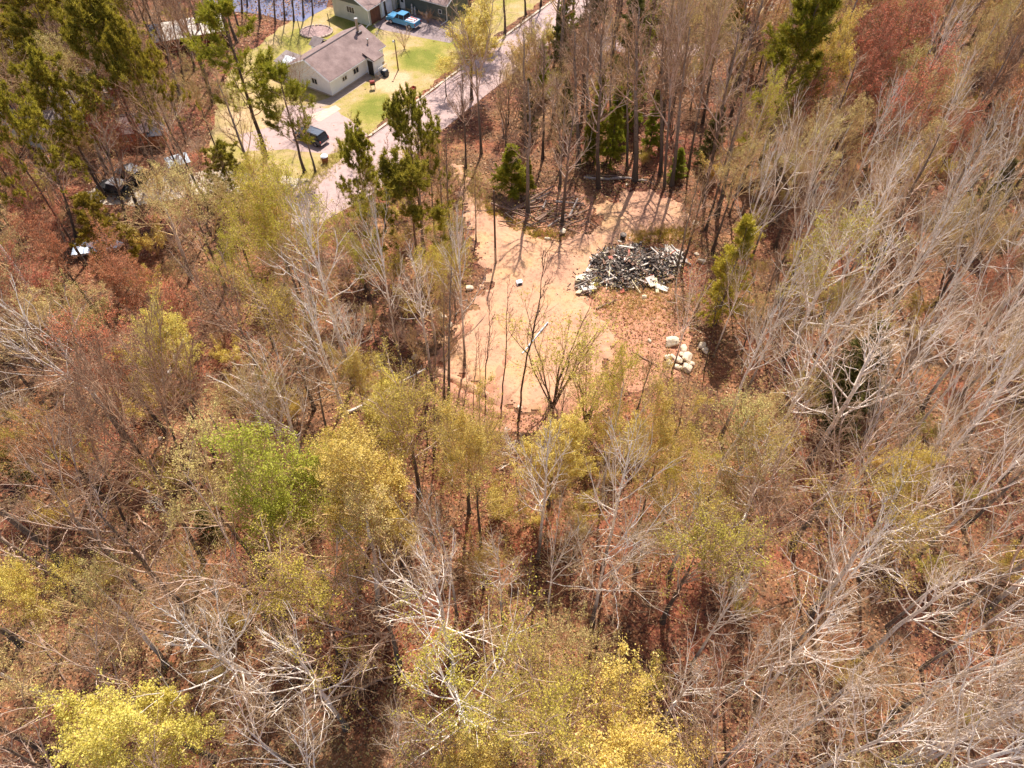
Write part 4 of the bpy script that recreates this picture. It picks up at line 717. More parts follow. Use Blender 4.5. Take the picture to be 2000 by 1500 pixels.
# round garden bed ringed with stones
c = gp(618, 63); e = empty('garden_bed', c, 0, 'oval garden bed of reddish mulch ringed with stones', 'garden bed'); m_ = MB(); P_ = [(2.3*math.cos(a), 1.9*math.sin(a)) for a in [i*math.pi/12 for i in range(24)]]; m_.prism(P_, 0, .12, 'z'); m_.obj('mulch', noisy('mulch', (.20, .12, .11), (.38, .25, .23), 3), e)
sm = MB().box((0, 0, 0), (.5, .28, .26)).mesh('stone', noisy('edging_stone', (.36, .27, .22), (.55, .43, .35), 2), .06)
for i in range(26): a = i*2*math.pi/26; o = link('stone', sm, e); o.location = (2.42*math.cos(a), 2.02*math.sin(a), .13); o.rotation_euler = (0, 0, a+1.57); o.scale = (RS.uniform(.85, 1.1), 1, RS.uniform(.8, 1.2))
for (x, y, yt, l) in ((587, 66, 50, 'thin post at the left rim of the oval garden bed'), (645, 55, 38, 'thin post at the right rim of the oval garden bed')):
    b = gp(x, y); m_ = MB(); m_.cyl((0, 0, 0), (0, 0, 2.2), .06, n=6); o = m_.obj('garden_post', M['bark_dead'], None); o.location = b; tag(o, l, 'post')
# ------------------------------------------------------------------ rubble heap in the clearing
M['ch1'] = plain('charred_wood', (0.050, 0.036, 0.028), 0.95); M['ch2'] = plain('grey_ash_board', (0.28, 0.22, 0.18), 0.95); M['ch3'] = plain('white_painted_board', (0.62, 0.54, 0.46), 0.6); M['ch4'] = plain('cream_board', (0.60, 0.50, 0.32), 0.7); M['ch5'] = plain('scrap_red', (0.38, 0.09, 0.05), 0.6); M['ch6'] = plain('slate_scrap', (0.13, 0.105, 0.09), 0.9); M['ch7'] = noisy('brown_scrap', (0.14, 0.07, 0.045), (0.30, 0.17, 0.11), 2)
OUT = [(1128, 573), (1122, 556), (1150, 530), (1155, 508), (1180, 490), (1215, 482), (1250, 478), (1268, 496), (1300, 488), (1335, 492), (1332, 520), (1315, 545), (1290, 560), (1255, 560), (1215, 570), (1195, 560), (1170, 556), (1150, 578)]
OW = [gp(*p) for p in OUT]; OWp = [(p.x, p.y) for p in OW]; cx0 = sum(p.x for p in OW)/len(OW); cy0 = sum(p.y for p in OW)/len(OW)
rub = empty('rubble_heap', (cx0, cy0, 0), 0, 'large heap of charred black and white demolition rubble in the clearing', 'rubble heap')
xs = [p.x for p in OW]; ys = [p.y for p in OW]
def hh(x, y):
    d = min((math.hypot(x-(a[0]+(b[0]-a[0])*k/4), y-(a[1]+(b[1]-a[1])*k/4)) for a, b in zip(OWp, OWp[1:]+OWp[:1]) for k in range(4))); return min(1.15, .15+d*.42)*(.75+.5*abs(math.sin(x*1.3+y*.9)))
st = .35; gx = np.arange(min(xs)-1, max(xs)+1, st); gy = np.arange(min(ys)-1, max(ys)+1, st); X, Y = np.meshgrid(gx, gy, indexing='ij'); I = inpoly(X, Y, OWp)
V = [(X[i, j]-cx0, Y[i, j]-cy0, (hh(X[i, j], Y[i, j])-.15+random.uniform(-.1, .12)) if I[i, j] else -.05) for i in range(X.shape[0]) for j in range(X.shape[1])]; nj = X.shape[1]
Fc = [(i*nj+j, (i+1)*nj+j, (i+1)*nj+j+1, i*nj+j+1) for i in range(X.shape[0]-1) for j in range(nj-1) if I[i:i+2, j:j+2].any()]
link('debris_core', np_mesh('debris_core', V, Fc, noisy('debris_mix', (0.02, 0.018, 0.018), (0.22, 0.18, 0.16), 3.5, 0.9, 8, 0.8, c3=(0.06, 0.045, 0.04))), rub)
def pick_in():
    while True:
        x = random.uniform(min(xs), max(xs)); y = random.uniform(min(ys), max(ys))
        if inpoly(np.array([x]), np.array([y]), OWp)[0]: return x, y
mats = ['ch1', 'ch2', 'ch3', 'ch3', 'ch1', 'ch7', 'ch2', 'ch7', 'ch1']; bmesh_cache = {}
for k in range(190):
    x, y = pick_in(); mt = random.choice(mats) if random.random() > .05 else random.choice(['ch5', 'ch4']); key = (mt, k % 4)
    if key not in bmesh_cache: sz = [(1.2, .13, .06), (.9, .38, .08), (2.0, .10, .10), (.5, .35, .14)][k % 4]; bmesh_cache[key] = MB().box((0, 0, 0), sz).mesh('board', M[mt], .01)
    o = link('board', bmesh_cache[key], rub); o.location = (x-cx0, y-cy0, hh(x, y)+random.uniform(-.05, .14)); o.rotation_euler = (random.gauss(0, .35), random.gauss(0, .35), random.uniform(0, 6.3)); s = random.uniform(.5, 1.5); o.scale = (s, s, s)
for mt, n_ in (('ch1', 950), ('ch2', 330), ('ch3', 300), ('ch6', 260), ('ch7', 520), ('ch4', 60)):
    m_ = MB()
    for k in range(n_):
        x, y = pick_in()
        if random.random() < .12: x += random.gauss(0, .5); y += random.gauss(0, .5)
        L = random.uniform(.15, .6); M3 = Matrix.Rotation(random.uniform(0, 6.3), 3, 'Z') @ Matrix.Rotation(random.gauss(0, .5), 3, 'Y') @ Matrix.Rotation(random.gauss(0, .5), 3, 'X'); m_.box((x-cx0, y-cy0, hh(x, y)+random.uniform(-.05, .12)), (L, random.uniform(.04, .16), random.uniform(.03, .1)), M=M3)
    o = m_.obj('scrap', M[mt], rub); o['kind'] = 'stuff'
def slab(pxy, size, rz, mt, name, tilt=0, z=None, label=None):
    g = gp(*pxy); o = MB().box((0, 0, 0), size).obj(name, M[mt], rub, .02); o.location = (g.x-cx0, g.y-cy0, (z if z is not None else size[2]/2+.2)); o.rotation_euler = (tilt, .1, rz); o['label'] = label or name
slab((1135, 552), (1.3, .8, .45), -.1, 'ch4', 'crate', z=.35, label='pale green cream crate at the left end'); slab((1148, 566), (1.5, 1.0, .3), .3, 'ch3', 'panel', label='flat white panel at the near left end')
slab((1272, 556), (1.1, 1.2, .12), .5, 'ch3', 'panel', .3, .5, 'white sheet leaning at the right'); slab((1281, 562), (.35, 1.9, .08), .05, 'ch4', 'plank', .2, .35, 'upright tan plank at the near right'); slab((1292, 566), (1.3, .6, .15), -.4, 'ch3', 'panel', .2)
slab((1315, 500), (1.7, .8, .15), -.5, 'ch3', 'panel', .25, .6, 'pale door shaped panel at the upper right'); slab((1192, 523), (.5, .9, .1), .4, 'ch5', 'plank', .2, 1.2, 'orange red plank near the middle'); slab((1222, 500), (1.9, .2, .08), -.1, 'ch3', 'plank', 0, 1.3)
for k, (a, b) in enumerate((((1296, 492), (1318, 540)), ((1300, 492), (1308, 535)), ((1304, 494), (1332, 528)), ((1298, 494), (1290, 520)), ((1308, 492), (1340, 515)))):
    A_ = gp(*a); B_ = gp(*b); m_ = MB(); m_.cyl((A_.x-cx0, A_.y-cy0, 1.0), (B_.x-cx0, B_.y-cy0, .25), .07, n=6); m_.obj('pole', M['ch3'], rub)
# single rubbish near the heap
def stone_mesh(seed, mat):
    bm = bmesh.new(); bmesh.ops.create_icosphere(bm, subdivisions=3, radius=1); r = random.Random(seed)
    ax = [Vector((r.gauss(0, 1), r.gauss(0, 1), r.gauss(0, 1))).normalized() for _ in range(13)]
    for v in bm.verts:
        k = 1.0
        for a in ax:
            d = v.co.normalized().dot(a)
            if d > .60: k = min(k, .60/d)
        v.co *= k*r.uniform(.985, 1.015)*1.25
    me = bpy.data.meshes.new('stone'); bm.to_mesh(me); bm.free(); me.materials.append(mat); return me
M['limestone'] = noisy('cream_stone', (0.52, 0.40, 0.28), (0.72, 0.60, 0.45), 1.5, .9, 6, .4)
M['concrete_rubble'] = noisy('pinkish_stone', (0.50, 0.36, 0.28), (0.66, 0.52, 0.42), 1.5, .9, 6, .4)
stones = [stone_mesh(i, M['limestone']) for i in range(4)]+[stone_mesh(9, M['concrete_rubble'])]
SPX = [(1312, 672, 1.4, 'large pale slab at the top left of the stone pile'), (1335, 682, 1.0, 'grey cream block just right of the top left slab'), (1371, 676, .9, 'cream block at the top right of the stone pile'), (1378, 688, .8, 'lower of the two blocks at the right side of the stone pile'), (1304, 700, .7, 'small cream stone at the left of the pile'), (1313, 697, .6, 'small stone touching the left cream stone'), (1306, 710, .8, 'left stone in the lower row of the pile'), (1325, 706, .9, 'stone in the middle of the pile'), (1342, 702, 1.2, 'big cream block in the middle right of the pile'), (1322, 718, .8, 'stone at the near left of the pile'), (1340, 720, 1.1, 'wide cream block at the near right of the pile'), (1350, 712, .7, 'stone wedged behind the near right block'), (1332, 694, .6, 'small stone in the centre gap of the pile')]
for i, (x, y, s, l) in enumerate(SPX):
    o = link('stone_block', stones[i % 4]); g = gp(x, y); s *= .52; o.location = (g.x, g.y, s*.35); o.scale = (s*1.1, s*.8, s*.55); o.rotation_euler = (0, 0, i*1.7); tag(o, l, 'stone', 'cream stones dumped by the clearing')
for i, (x, y, s, l) in enumerate([(1372, 512, .45, 'white stone right of the rubble heap'), (1361, 498, .3, 'small white stone farther right of the rubble heap'), (1357, 440, .5, 'pale flat stone at the right rim of the sand'), (1258, 582, .32, 'lone white stone below the rubble heap'), (1268, 666, .28, 'white stone on the reddish soil'), (1014, 797, .35, 'white stone on the soil bank near the thin dark tree'), (918, 565, .5, 'pale flat rock on the left rim of the sandy track'), (865, 620, .5, 'cream rock among twigs left of the clearing'), (876, 640, .5, 'small cream rock beside the larger one left of the clearing'), (810, 700, .4, 'white stone by the trunks left of the clearing'), (105, 590, .9, 'big pinkish boulder by the left edge trees'), (1098, 455, .5, 'pale stone at the foot of the brush pile'), (1070, 468, .35, 'small pale stone on the grassy edge of the brush pile'), (1255, 353, .25, 'tiny white stone by the fallen trunk at the top of the sand'), (1224, 362, .25, 'tiny white stone at the foot of the middle trunk'), (315, 858, .25, 'white stone on the leaves at the left'), (363, 857, .2, 'tiny white stone on the leaves left of the pale tree')]):
    o = link('boulder', stones[(i+1) % 4 if i != 10 else 4]); g = gp(x, y); o.location = (g.x, g.y, s*.3); o.scale = (s, s*.75, s*.6); o.rotation_euler = (0, 0, i*2.1); tag(o, l, 'stone')
e = empty('bucket', gp(1216, 468), 0, 'black bucket standing above the rubble heap', 'bucket'); m_ = MB(); m_.cyl((0, 0, 0), (0, 0, .75), .28, .36, 12); m_.obj('body', M['black'], e); m_ = MB(); m_.cyl((-.3, 0, .75), (0, 0, 1.05), .02, n=4); m_.cyl((0, 0, 1.05), (.3, 0, .75), .02, n=4); m_.obj('handle', M['metal'], e); m_ = MB(); m_.cyl((0, 0, .76), (0, 0, .84), .3, .2, 10); m_.obj('contents', M['ch2'], e)
e = empty('crate', gp(1014, 556), .3, 'small white box with a dark opening on the sandy track', 'box'); m_ = MB(); m_.box((0, 0, .25), (.62, .5, .5)); m_.obj('shell', M['siding_white'], e, .02); m_ = MB(); m_.box((0, -.26, .27), (.4, .03, .32)); m_.obj('opening', M['dark'], e)
e = empty('drain_pipe', gp(1035, 690), 0, 'pale blue plastic pipe lying behind the yellow twigs in the clearing', 'pipe'); A_ = gp(1020, 695)-gp(1035, 690); B_ = gp(1068, 638)-gp(1035, 690); m_ = MB(); m_.cyl((A_.x, A_.y, .35), (B_.x, B_.y, .5), .075, n=8); m_.obj('tube', plain('pale_blue_plastic', (.55, .62, .68)), e); m_ = MB(); m_.cyl((B_.x, B_.y, .5), (B_.x*1.03, B_.y*1.03, .5), .11, n=8); m_.obj('coupling', M['siding_white'], e)
# ------------------------------------------------------------------ logs
M['log_white'] = noisy('birch_log', (0.50, 0.42, 0.36), (0.72, 0.64, 0.56), 1.5); M['log_brown'] = noisy('brown_log', (0.16, 0.09, 0.06), (0.33, 0.20, 0.14), 1.5); M['log_grey'] = noisy('weathered_log', (0.24, 0.19, 0.17), (0.42, 0.35, 0.31), 1.5); M['log_tan'] = noisy('tan_log', (0.38, 0.22, 0.14), (0.56, 0.37, 0.25), 1.5)
def log(a, b, r, mt, label, za=.15, zb=.15, seed=0, stubs=3, name='fallen_log', parent=None):
    rs = np.random.RandomState(seed); A_ = gp(*a); B_ = gp(*b); A_.z = za; B_.z = zb; K = 8; P = np.array([A_.lerp(B_, i/(K-1)) for i in range(K)])[None]; P[0, 1:-1] += rs.randn(K-2, 3)*r*.5; P[0, :, 2] = np.maximum(P[0, :, 2], r*.6)
    R = np.linspace(r, r*.5, K)[None]; e = parent
    V, Fq = tubes(P, R, 7); Fl = [tuple(f) for f in Fq]+[tuple(range(7))[::-1], tuple(range((K-1)*7, K*7))]; m_ = MB(); m_.add(V, Fl); o = m_.obj(name if stubs == 0 else 'stem', M[mt], None)
    if stubs:
        e = empty(name, (0, 0, 0), 0, label, 'log'); e.location = tuple(P[0, 0]); 
        for v in o.data.vertices: v.co -= Vector(P[0, 0])
        o.parent = e; L = (B_-A_).length; T = (P, R, np.array([L])); br = grow(rs, T, stubs, .3, 1., (.9, .5), lambda t, L_: L_*.18, K=4, trop=.02, rf=.5, rmin=.02); br[0][:, :, 2] = np.maximum(br[0][:, :, 2], .03)
        me = tube_mesh('branches', [(br[0]-P[0, 0], br[1], 4)], M[mt]); link('branches', me, e); return e
    return tag(o, label, 'log')
log((675, 810), (832, 727), .17, 'log_white', 'long white fallen trunk left of the clearing', .2, .5, 1, 4); log((318, 750), (372, 664), .20, 'log_white', 'white birch log leaning down the slope at the left', .3, .8, 2, 2)
log((598, 1387), (790, 1312), .15, 'log_tan', 'long tan log lying across the leaves near the bottom', .15, .25, 3, 4); log((787, 1312), (860, 1342), .08, 'log_tan', 'thin tan log right of the long one near the bottom', .1, .12, 4, 2); log((155, 1022), (200, 932), .14, 'log_tan', 'pale log beside the dark leaning trunk at the left', .15, .5, 5, 2)
log((262, 1000), (320, 1060), .09, 'log_tan', 'thin reddish stick on the leaves left of the big dark trunk', .1, .15, 6, 3); log((225, 1190), (330, 1240), .10, 'log_brown', 'brown log lying in the lower left leaves', .1, .2, 7, 3); log((690, 1370), (745, 1410), .08, 'log_brown', 'short dark log above the white dead tree at the bottom', .1, .1, 8, 2)
log((1140, 349), (1262, 356), .20, 'log_grey', 'fallen grey trunk along the top of the sand', .2, .25, 9, 3); log((1145, 345), (1225, 350), .12, 'log_brown', 'thinner brown trunk behind the fallen grey one', .2, .3, 10, 0); log((905, 415), (972, 412), .10, 'log_brown', 'brown log at the left of the brush pile', .12, .2, 11, 2)
log((870, 700), (965, 600), .09, 'log_brown', 'thin dark stick lying up the left side of the clearing', .1, .15, 12, 3); log((1165, 605), (1205, 588), .12, 'log_brown', 'dark broken log just below the rubble heap', .12, .2, 13, 3); log((1240, 690), (1290, 720), .08, 'log_brown', 'thin stick below the reddish soil', .1, .15, 14, 3); log((60, 1210), (130, 1330), .12, 'log_brown', 'dark log in the lower left corner', .15, .2, 15, 3)
log((1700, 1180), (1760, 1110), .12, 'log_brown', 'dark log under the right hand aspens', .1, .2, 16, 3); log((440, 470), (470, 590), .16, 'log_brown', 'dark fallen trunk left of the lime tree', .2, .3, 17, 3); log((1505, 880), (1560, 800), .10, 'log_tan', 'pale stick on the red leaves in the right hand woods', .1, .2, 18, 2); log((1330, 505), (1349, 520), .22, 'log_grey', 'short grey log right of the rubble heap', .2, .22, 19, 0)
log((1190, 232), (1300, 228), .12, 'log_grey', 'grey trunk lying in the firs behind the clearing', .2, .3, 20, 2); log((1395, 58), (1460, 82), .14, 'log_white', 'pale log beside the pink side road', .2, .3, 21, 2)
# brush pile
bp = empty('brush_pile', gp(1060, 425), 0, 'pile of cut logs and branches on the edge of the sandy clearing', 'brush pile'); bo = gp(1060, 425); rr = random.Random(5)
BL = [((985, 425), (1080, 372)), ((978, 410), (1030, 434)), ((1000, 417), (1075, 378)), ((1008, 414), (1068, 388)), ((1012, 412), (1045, 432)), ((1045, 436), (1082, 410)), ((1050, 438), (1090, 406)), ((1035, 412), (1062, 408)), ((1060, 412), (1066, 396)), ((1085, 402), (1140, 400)), ((1095, 392), (1130, 385)), ((1020, 395), (1060, 385)), ((1110, 430), (1128, 395)), ((1120, 428), (1135, 400)), ((1090, 438), (1140, 418)), ((1100, 445), (1150, 432)), ((1070, 445), (1105, 428)), ((960, 405), (1000, 420))]
BL += [((x, y), (x+rr.uniform(-35, 35), y+rr.uniform(-14, 14))) for x, y in [(rr.uniform(1000, 1145), rr.uniform(385, 448)) for _ in range(110)]]
for i, (a, b) in enumerate(BL):
    A_ = gp(*a)-bo; B_ = gp(*b)-bo; r = rr.uniform(.12, .20) if i < 18 else rr.uniform(.04, .09); m_ = MB(); m_.cyl((A_.x, A_.y, rr.uniform(.15, .6)), (B_.x, B_.y, rr.uniform(.15, .75)), r, r*.6, 6); m_.obj('branch', M[rr.choice(['log_brown', 'log_brown', 'log_grey'] if i < 18 else ['log_brown', 'log_brown', 'bark_dead'])], bp)
# dark burnt mound by the upper right track
g = gp(1458, 62); rs = np.random.RandomState(4); e = empty('burnt_brush_mound', g, 0, 'dark purplish dome of cut brush at the top edge', 'brush mound'); n_ = 420; th = rs.rand(n_)*6.283; ph = rs.rand(n_)*1.45; D = np.stack([np.cos(th)*np.sin(ph), np.sin(th)*np.sin(ph), np.cos(ph)], 1)
S0 = D*np.array([2.6, 2.6, 1.6]); K = 4; P = np.stack([S0*(0.55+.15*q)+rs.randn(n_, 3)*.25*q/3 for q in range(K)], 1); P[:, :, 2] = np.abs(P[:, :, 2]); M['mound'] = noisy('purplish_brush', (.07, .04, .045), (.17, .11, .12), 2)
link('twigs', tube_mesh('twigs', [(P, np.full((n_, K), .035), 3)], M['mound']), e)['kind'] = 'stuff'
m_ = MB(); bm = bmesh.new(); bmesh.ops.create_icosphere(bm, subdivisions=3, radius=1)
for v in bm.verts: v.co = Vector((v.co.x*2.4, v.co.y*2.4, max(0, v.co.z)*1.5))*random.uniform(.93, 1.05)
me = bpy.data.meshes.new('core'); bm.to_mesh(me); bm.free(); link('core', me, e, M['mound'])

# clods, chips and small stones strewn over the sand
rs = np.random.RandomState(99); n_ = 5200; qx = np.array([p.x for p in CLEAR]); qy = np.array([p.y for p in CLEAR]); X = rs.uniform(qx.min(), qx.max(), n_); Y = rs.uniform(qy.min(), qy.max(), n_); I = inpoly(X, Y, [(p.x, p.y) for p in CLEAR]) & (noise2(X, Y, .5, 61)+rs.rand(n_)*.5 > .72); X = X[I]; Y = Y[I]; n_ = len(X)
O8 = np.array([(1, 0, 0), (0, 1, 0), (-1, 0, 0), (0, -1, 0), (0, 0, 1), (0, 0, -1)], float); s = (.03+.10*rs.rand(n_)**3)[:, None, None]; V = (O8[None]*s*(0.6+.8*rs.rand(n_, 6, 1)))+np.stack([X, Y, .08+rs.rand(n_)*.12], 1)[:, None]; T8 = np.array([(0, 1, 4), (1, 2, 4), (2, 3, 4), (3, 0, 4), (1, 0, 5), (2, 1, 5), (3, 2, 5), (0, 3, 5)])
tag(link('soil_clods', np_mesh('soil_clods', V.reshape(-1, 3), (T8[None]+6*np.arange(n_)[:, None, None]).reshape(-1, 3), noisy('clods', (.22, .11, .07), (.52, .36, .26), 1.2))), 'clods and small stones strewn over the sand', kind='stuff')
# ------------------------------------------------------------------ trees the photograph lets one pick out
C = crown; T_ = standing
# conifers
C('bright_pine', 10, 40, 100, 15, 'bright green pine in the top left corner')
C('red_pine', 112, 215, 130, 16, 'dark olive pine left of the biggest tufted pine', var=2)
C('red_pine', 215, 150, 190, 20, 'biggest dark tufted pine in the upper left, leaning left', var=0)
C('red_pine', 290, 195, 105, 17, 'tufted pine right of the biggest one', var=1)
C('red_pine', 45, 320, 170, 18, 'dark tufted pine on the left edge above the orange undergrowth', var=1)
C('white_pine', 458, 110, 170, 19, 'tall feathery pine left of the white house')
C('white_pine', 560, 205, 110, 13, 'dark wispy pine below the left end of the white house')
C('red_pine', 195, 455, 110, 10, 'small tufted pine over the white boat', var=2)
C('red_pine', 702, 350, 105, 13, 'left one of the two young pines beside the road', var=0)
C('red_pine', 808, 320, 125, 16, 'taller young pine beside the road', var=1)
C('red_pine', 440, 335, 95, 9, 'low dark pine behind the tan budding trees', var=2)
C('bush_fir', 1000, 335, 66, 6.5, 'small bushy green pine at the corner of the woods behind the brush pile')
C('fir', 1168, 235, 46, 12, 'tallest narrow fir behind the clearing'); C('fir', 1200, 250, 50, 10, 'narrow fir right of the tallest one'); C('fir', 1152, 270, 40, 7, 'short fir left of the tallest one', ); C('fir', 1277, 240, 40, 8, 'narrow fir between the tall grey trunks'); C('fir', 1325, 320, 60, 4, 'low green fir at the right of the top of the sand'); C('fir', 1032, 345, 26, 5, 'thin dark fir beside the bushy green pine')
C('hemlock', 1235, 85, 75, 17, 'tall dark conifer inside the bare tree tops'); C('hemlock', 1095, 75, 45, 9, 'brownish dark conifer on the road edge'); C('hemlock', 1165, 12, 60, 9, 'dark conifer at the top edge by the road')
C('bright_pine', 1556, 95, 190, 21, 'large bright green pine at the top right'); C('bright_pine', 1768, 108, 46, 7, 'small green pine under the red maple')
C('hemlock', 1690, 705, 110, 9, 'dark green conifer under the right hand aspens'); C('hemlock', 1640, 775, 100, 8, 'dark green conifer in front of its neighbour under the aspens'); C('hemlock', 1930, 395, 70, 10, 'dark conifer near the right edge'); C('hemlock', 1395, 270, 50, 8, 'dark conifer right of the tall bare group')
C('hemlock', 15, 905, 60, 5, 'green conifer bush on the left edge'); C('hemlock', 402, 1015, 55, 3.5, 'low dark evergreen beside the big dark trunk')
for x, y, l in ((1105, 215, 'dark conifer left of the tallest fir'), (1030, 215, 'dark conifer above the bushy green pine')): C('hemlock', x, y, 40, 8, l)
# yellow and green crowns
C('yellow', 742, 935, 235, 18, 'round pale yellow budding tree in the middle of the picture', var=0); C('yellow', 925, 900, 180, 17, 'yellow green tree right of the round yellow one', var=1)
C('green', 550, 975, 215, 17, 'bright lime green tree left of the round yellow one'); C('lime', 545, 460, 210, 18, 'broad lime yellow tree below the road', var=0); C('lime', 480, 540, 120, 12, 'olive lime tree left of the white limbed aspen', var=1)
C('yellow', 915, 60, 130, 12, 'pale yellow crown behind the big leafless tree by the road', var=0); C('yellow', 868, 135, 60, 5, 'low yellow tree by the kerb', var=1)
C('olive', 555, 640, 190, 14, 'olive yellow tree left of the centre', var=0); C('lime', 1205, 810, 120, 16, 'narrow lime tree right of the thin dark trees', var=1); C('yellow', 1290, 880, 150, 16, 'yellow green tree right of the narrow lime one', var=1); C('lime', 1330, 930, 110, 11, 'lime tree at the right of the big white limbed aspen', var=0)
C('yellow_cone', 1428, 540, 95, 13, 'yellow green larch right of the rubble heap'); C('yellow', 1632, 115, 100, 16, 'yellow tree in front of the large bright pine', var=0); C('lime', 1478, 240, 85, 15, 'lime tree behind the right of the sand', var=1)
C('yellow', 280, 1395, 280, 15, 'big bright yellow tree at the lower left', var=0); C('yellow', 55, 1160, 170, 13, 'pale yellow tree on the left edge low down', var=1); C('olive', 1070, 1385, 320, 17, 'wide olive yellow tree at the bottom centre', var=0); C('tan', 1130, 1290, 220, 13, 'tan budding tree behind the wide bottom one', var=0)
C('willow_clump', 1085, 700, 215, 12, 'yellow hazed willow clump standing in the clearing'); C('willow_clump', 1155, 745, 160, 10, 'smaller willow clump on the near edge of the clearing'); C('yellow', 30, 865, 110, 8, 'yellow green tree on the left edge', var=1); C('tan', 180, 615, 150, 10, 'tan yellow tree beside the pinkish boulder', var=0)
C('lime', 705, 490, 100, 11, 'small lime tree beside the twin white aspens', var=0); C('lime', 835, 555, 140, 12, 'lime tree at the left rim of the track', var=1); C('lime', 880, 500, 110, 10, 'lime tree behind the dark pine trunks', var=0); C('yellow', 1795, 925, 110, 10, 'yellow green tree among the right hand aspens', var=0); C('yellow', 695, 740, 110, 11, 'yellow tree below the white fallen trunk', var=1); C('tan', 1930, 60, 90, 15, 'yellow tan tree near the top right corner', var=1)
C('tan', 375, 415, 190, 13, 'wide tan budding tree left of the lime yellow one', var=0); C('tan', 305, 400, 140, 12, 'tan budding tree below the off-road cars', var=1); C('tan', 385, 195, 90, 12, 'tan tree right of the pines', var=0); C('tan', 450, 430, 120, 12, 'tan tree touching the lime yellow one', var=0); C('olive', 520, 800, 150, 12, 'olive tree behind the pale bushy one', var=1)
C('red', 1728, 78, 150, 17, 'orange red maple at the top right'); C('red', 200, 520, 120, 11, 'red maple nearest the white boat'); C('red', 95, 470, 110, 11, 'red maple between left edge and boat'); C('red', 1950, 560, 80, 12, 'dull red tree at the right edge'); C('red', 268, 540, 120, 10, 'red maple left of the centre woods'); C('red', 45, 420, 120, 11, 'red orange maple on the left edge'); C('red', 330, 600, 110, 9, 'dull red maple right of the other one'); C('red', 1880, 250, 80, 11, 'dull red tree in the right hand woods')
# pale aspens
C('aspen', 632, 545, 190, 19, 'tallest white aspen left of the clearing', var=0); C('aspen', 745, 530, 125, 17, 'white aspen with a forked top left of the dark pine trunks', var=1); C('aspen', 822, 595, 110, 15, 'white aspen at the left rim of the clearing', var=2); C('aspen', 893, 545, 100, 16, 'white aspen nearest the sandy track', var=1); C('aspen', 690, 680, 120, 14, 'thin white aspen below the tallest one', var=2)
C('aspen_wide', 545, 780, 220, 13, 'pale bushy aspen above the lime green tree', var=0); C('aspen_wide', 485, 770, 150, 11, 'pale aspen left of the bushy one', var=1); C('aspen_wide', 95, 660, 260, 17, 'large pale fan shaped tree at the left', var=0)
C('aspen', 640, 690, 150, 17, 'slim white aspen behind the fallen white trunk', var=0)
C('aspen_wide', 870, 1065, 190, 15, 'white twiggy aspen below the round yellow tree', var=1); C('aspen', 980, 1120, 130, 12, 'small white aspen right of the twiggy one', var=1); C('aspen', 1060, 945, 150, 16, 'white aspen left of the big white limbed one', var=0); C('aspen_wide', 1080, 1090, 130, 13, 'short forked white aspen in the lower middle', var=1)
C('aspen', 1215, 950, 220, 18, 'big white limbed aspen right of the centre', var=3); C('aspen_wide', 1190, 1080, 260, 15, 'spreading white aspen below the big one', var=0); C('aspen_wide', 465, 1410, 200, 14, 'bright white forked aspen at the bottom left', var=1); C('aspen_wide', 768, 1430, 130, 9, 'small white dead tree at the bottom', var=0)
C('aspen_wide', 20, 810, 110, 9, 'white crooked tree on the left edge', var=1); C('aspen', 65, 150, 80, 11, 'white stemmed birch by the grey roof', var=2)
RA = [(1600, 330, 140, 17), (1560, 470, 130, 17), (1640, 480, 120, 16), (1700, 420, 140, 18), (1765, 350, 120, 18), (1860, 235, 100, 17), (1900, 340, 120, 17), (1850, 430, 140, 18), (1935, 470, 150, 19), (1790, 520, 130, 17), (1700, 570, 170, 18), (1825, 620, 150, 17), (1925, 660, 160, 18), (1790, 700, 170, 16), (1900, 790, 200, 18), (1975, 760, 170, 19), (1740, 850, 190, 16), (1845, 900, 160, 14), (1955, 930, 190, 17), (1800, 1000, 190, 15), (1900, 1080, 200, 16), (1660, 1150, 210, 16), (1800, 1180, 200, 15), (1970, 1190, 180, 16), (1730, 1290, 220, 15), (1640, 1360, 200, 14), (1490, 1280, 190, 14), (1345, 1330, 180, 13), (1500, 1410, 200, 14), (1890, 1330, 230, 17), (1960, 1430, 260, 17), (1830, 1440, 200, 14), (1350, 590, 110, 12), (1520, 620, 130, 15), (1470, 700, 130, 15), (1600, 640, 130, 15), (1540, 300, 110, 17), (1480, 380, 110, 16), (1830, 110, 90, 16), (1720, 250, 100, 17), (1440, 560, 90, 12), (1970, 300, 110, 18)]
RA += [(1975, 1390, 330, 21), (1905, 1450, 300, 20), (1990, 1240, 240, 20), (1690, 1440, 240, 17), (1590, 1250, 170, 17), (1420, 1190, 150, 15), (1560, 1450, 200, 16)]
for i, (x, y, w, h) in enumerate(RA): C('aspen' if i % 4 else 'aspen_wide', x, y, w*.9, h, tilt=(0, -.04+.02*(i % 5)))
C('grey_hardwood', 1520, 1010, 250, 14, 'dense tan crowned hardwood in the lower right'); C('grey_hardwood', 450, 600, 170, 14, 'pinkish grey hardwood left of the olive tree'); C('hardwood', 330, 740, 180, 14, 'brown hardwood near the white birch log')
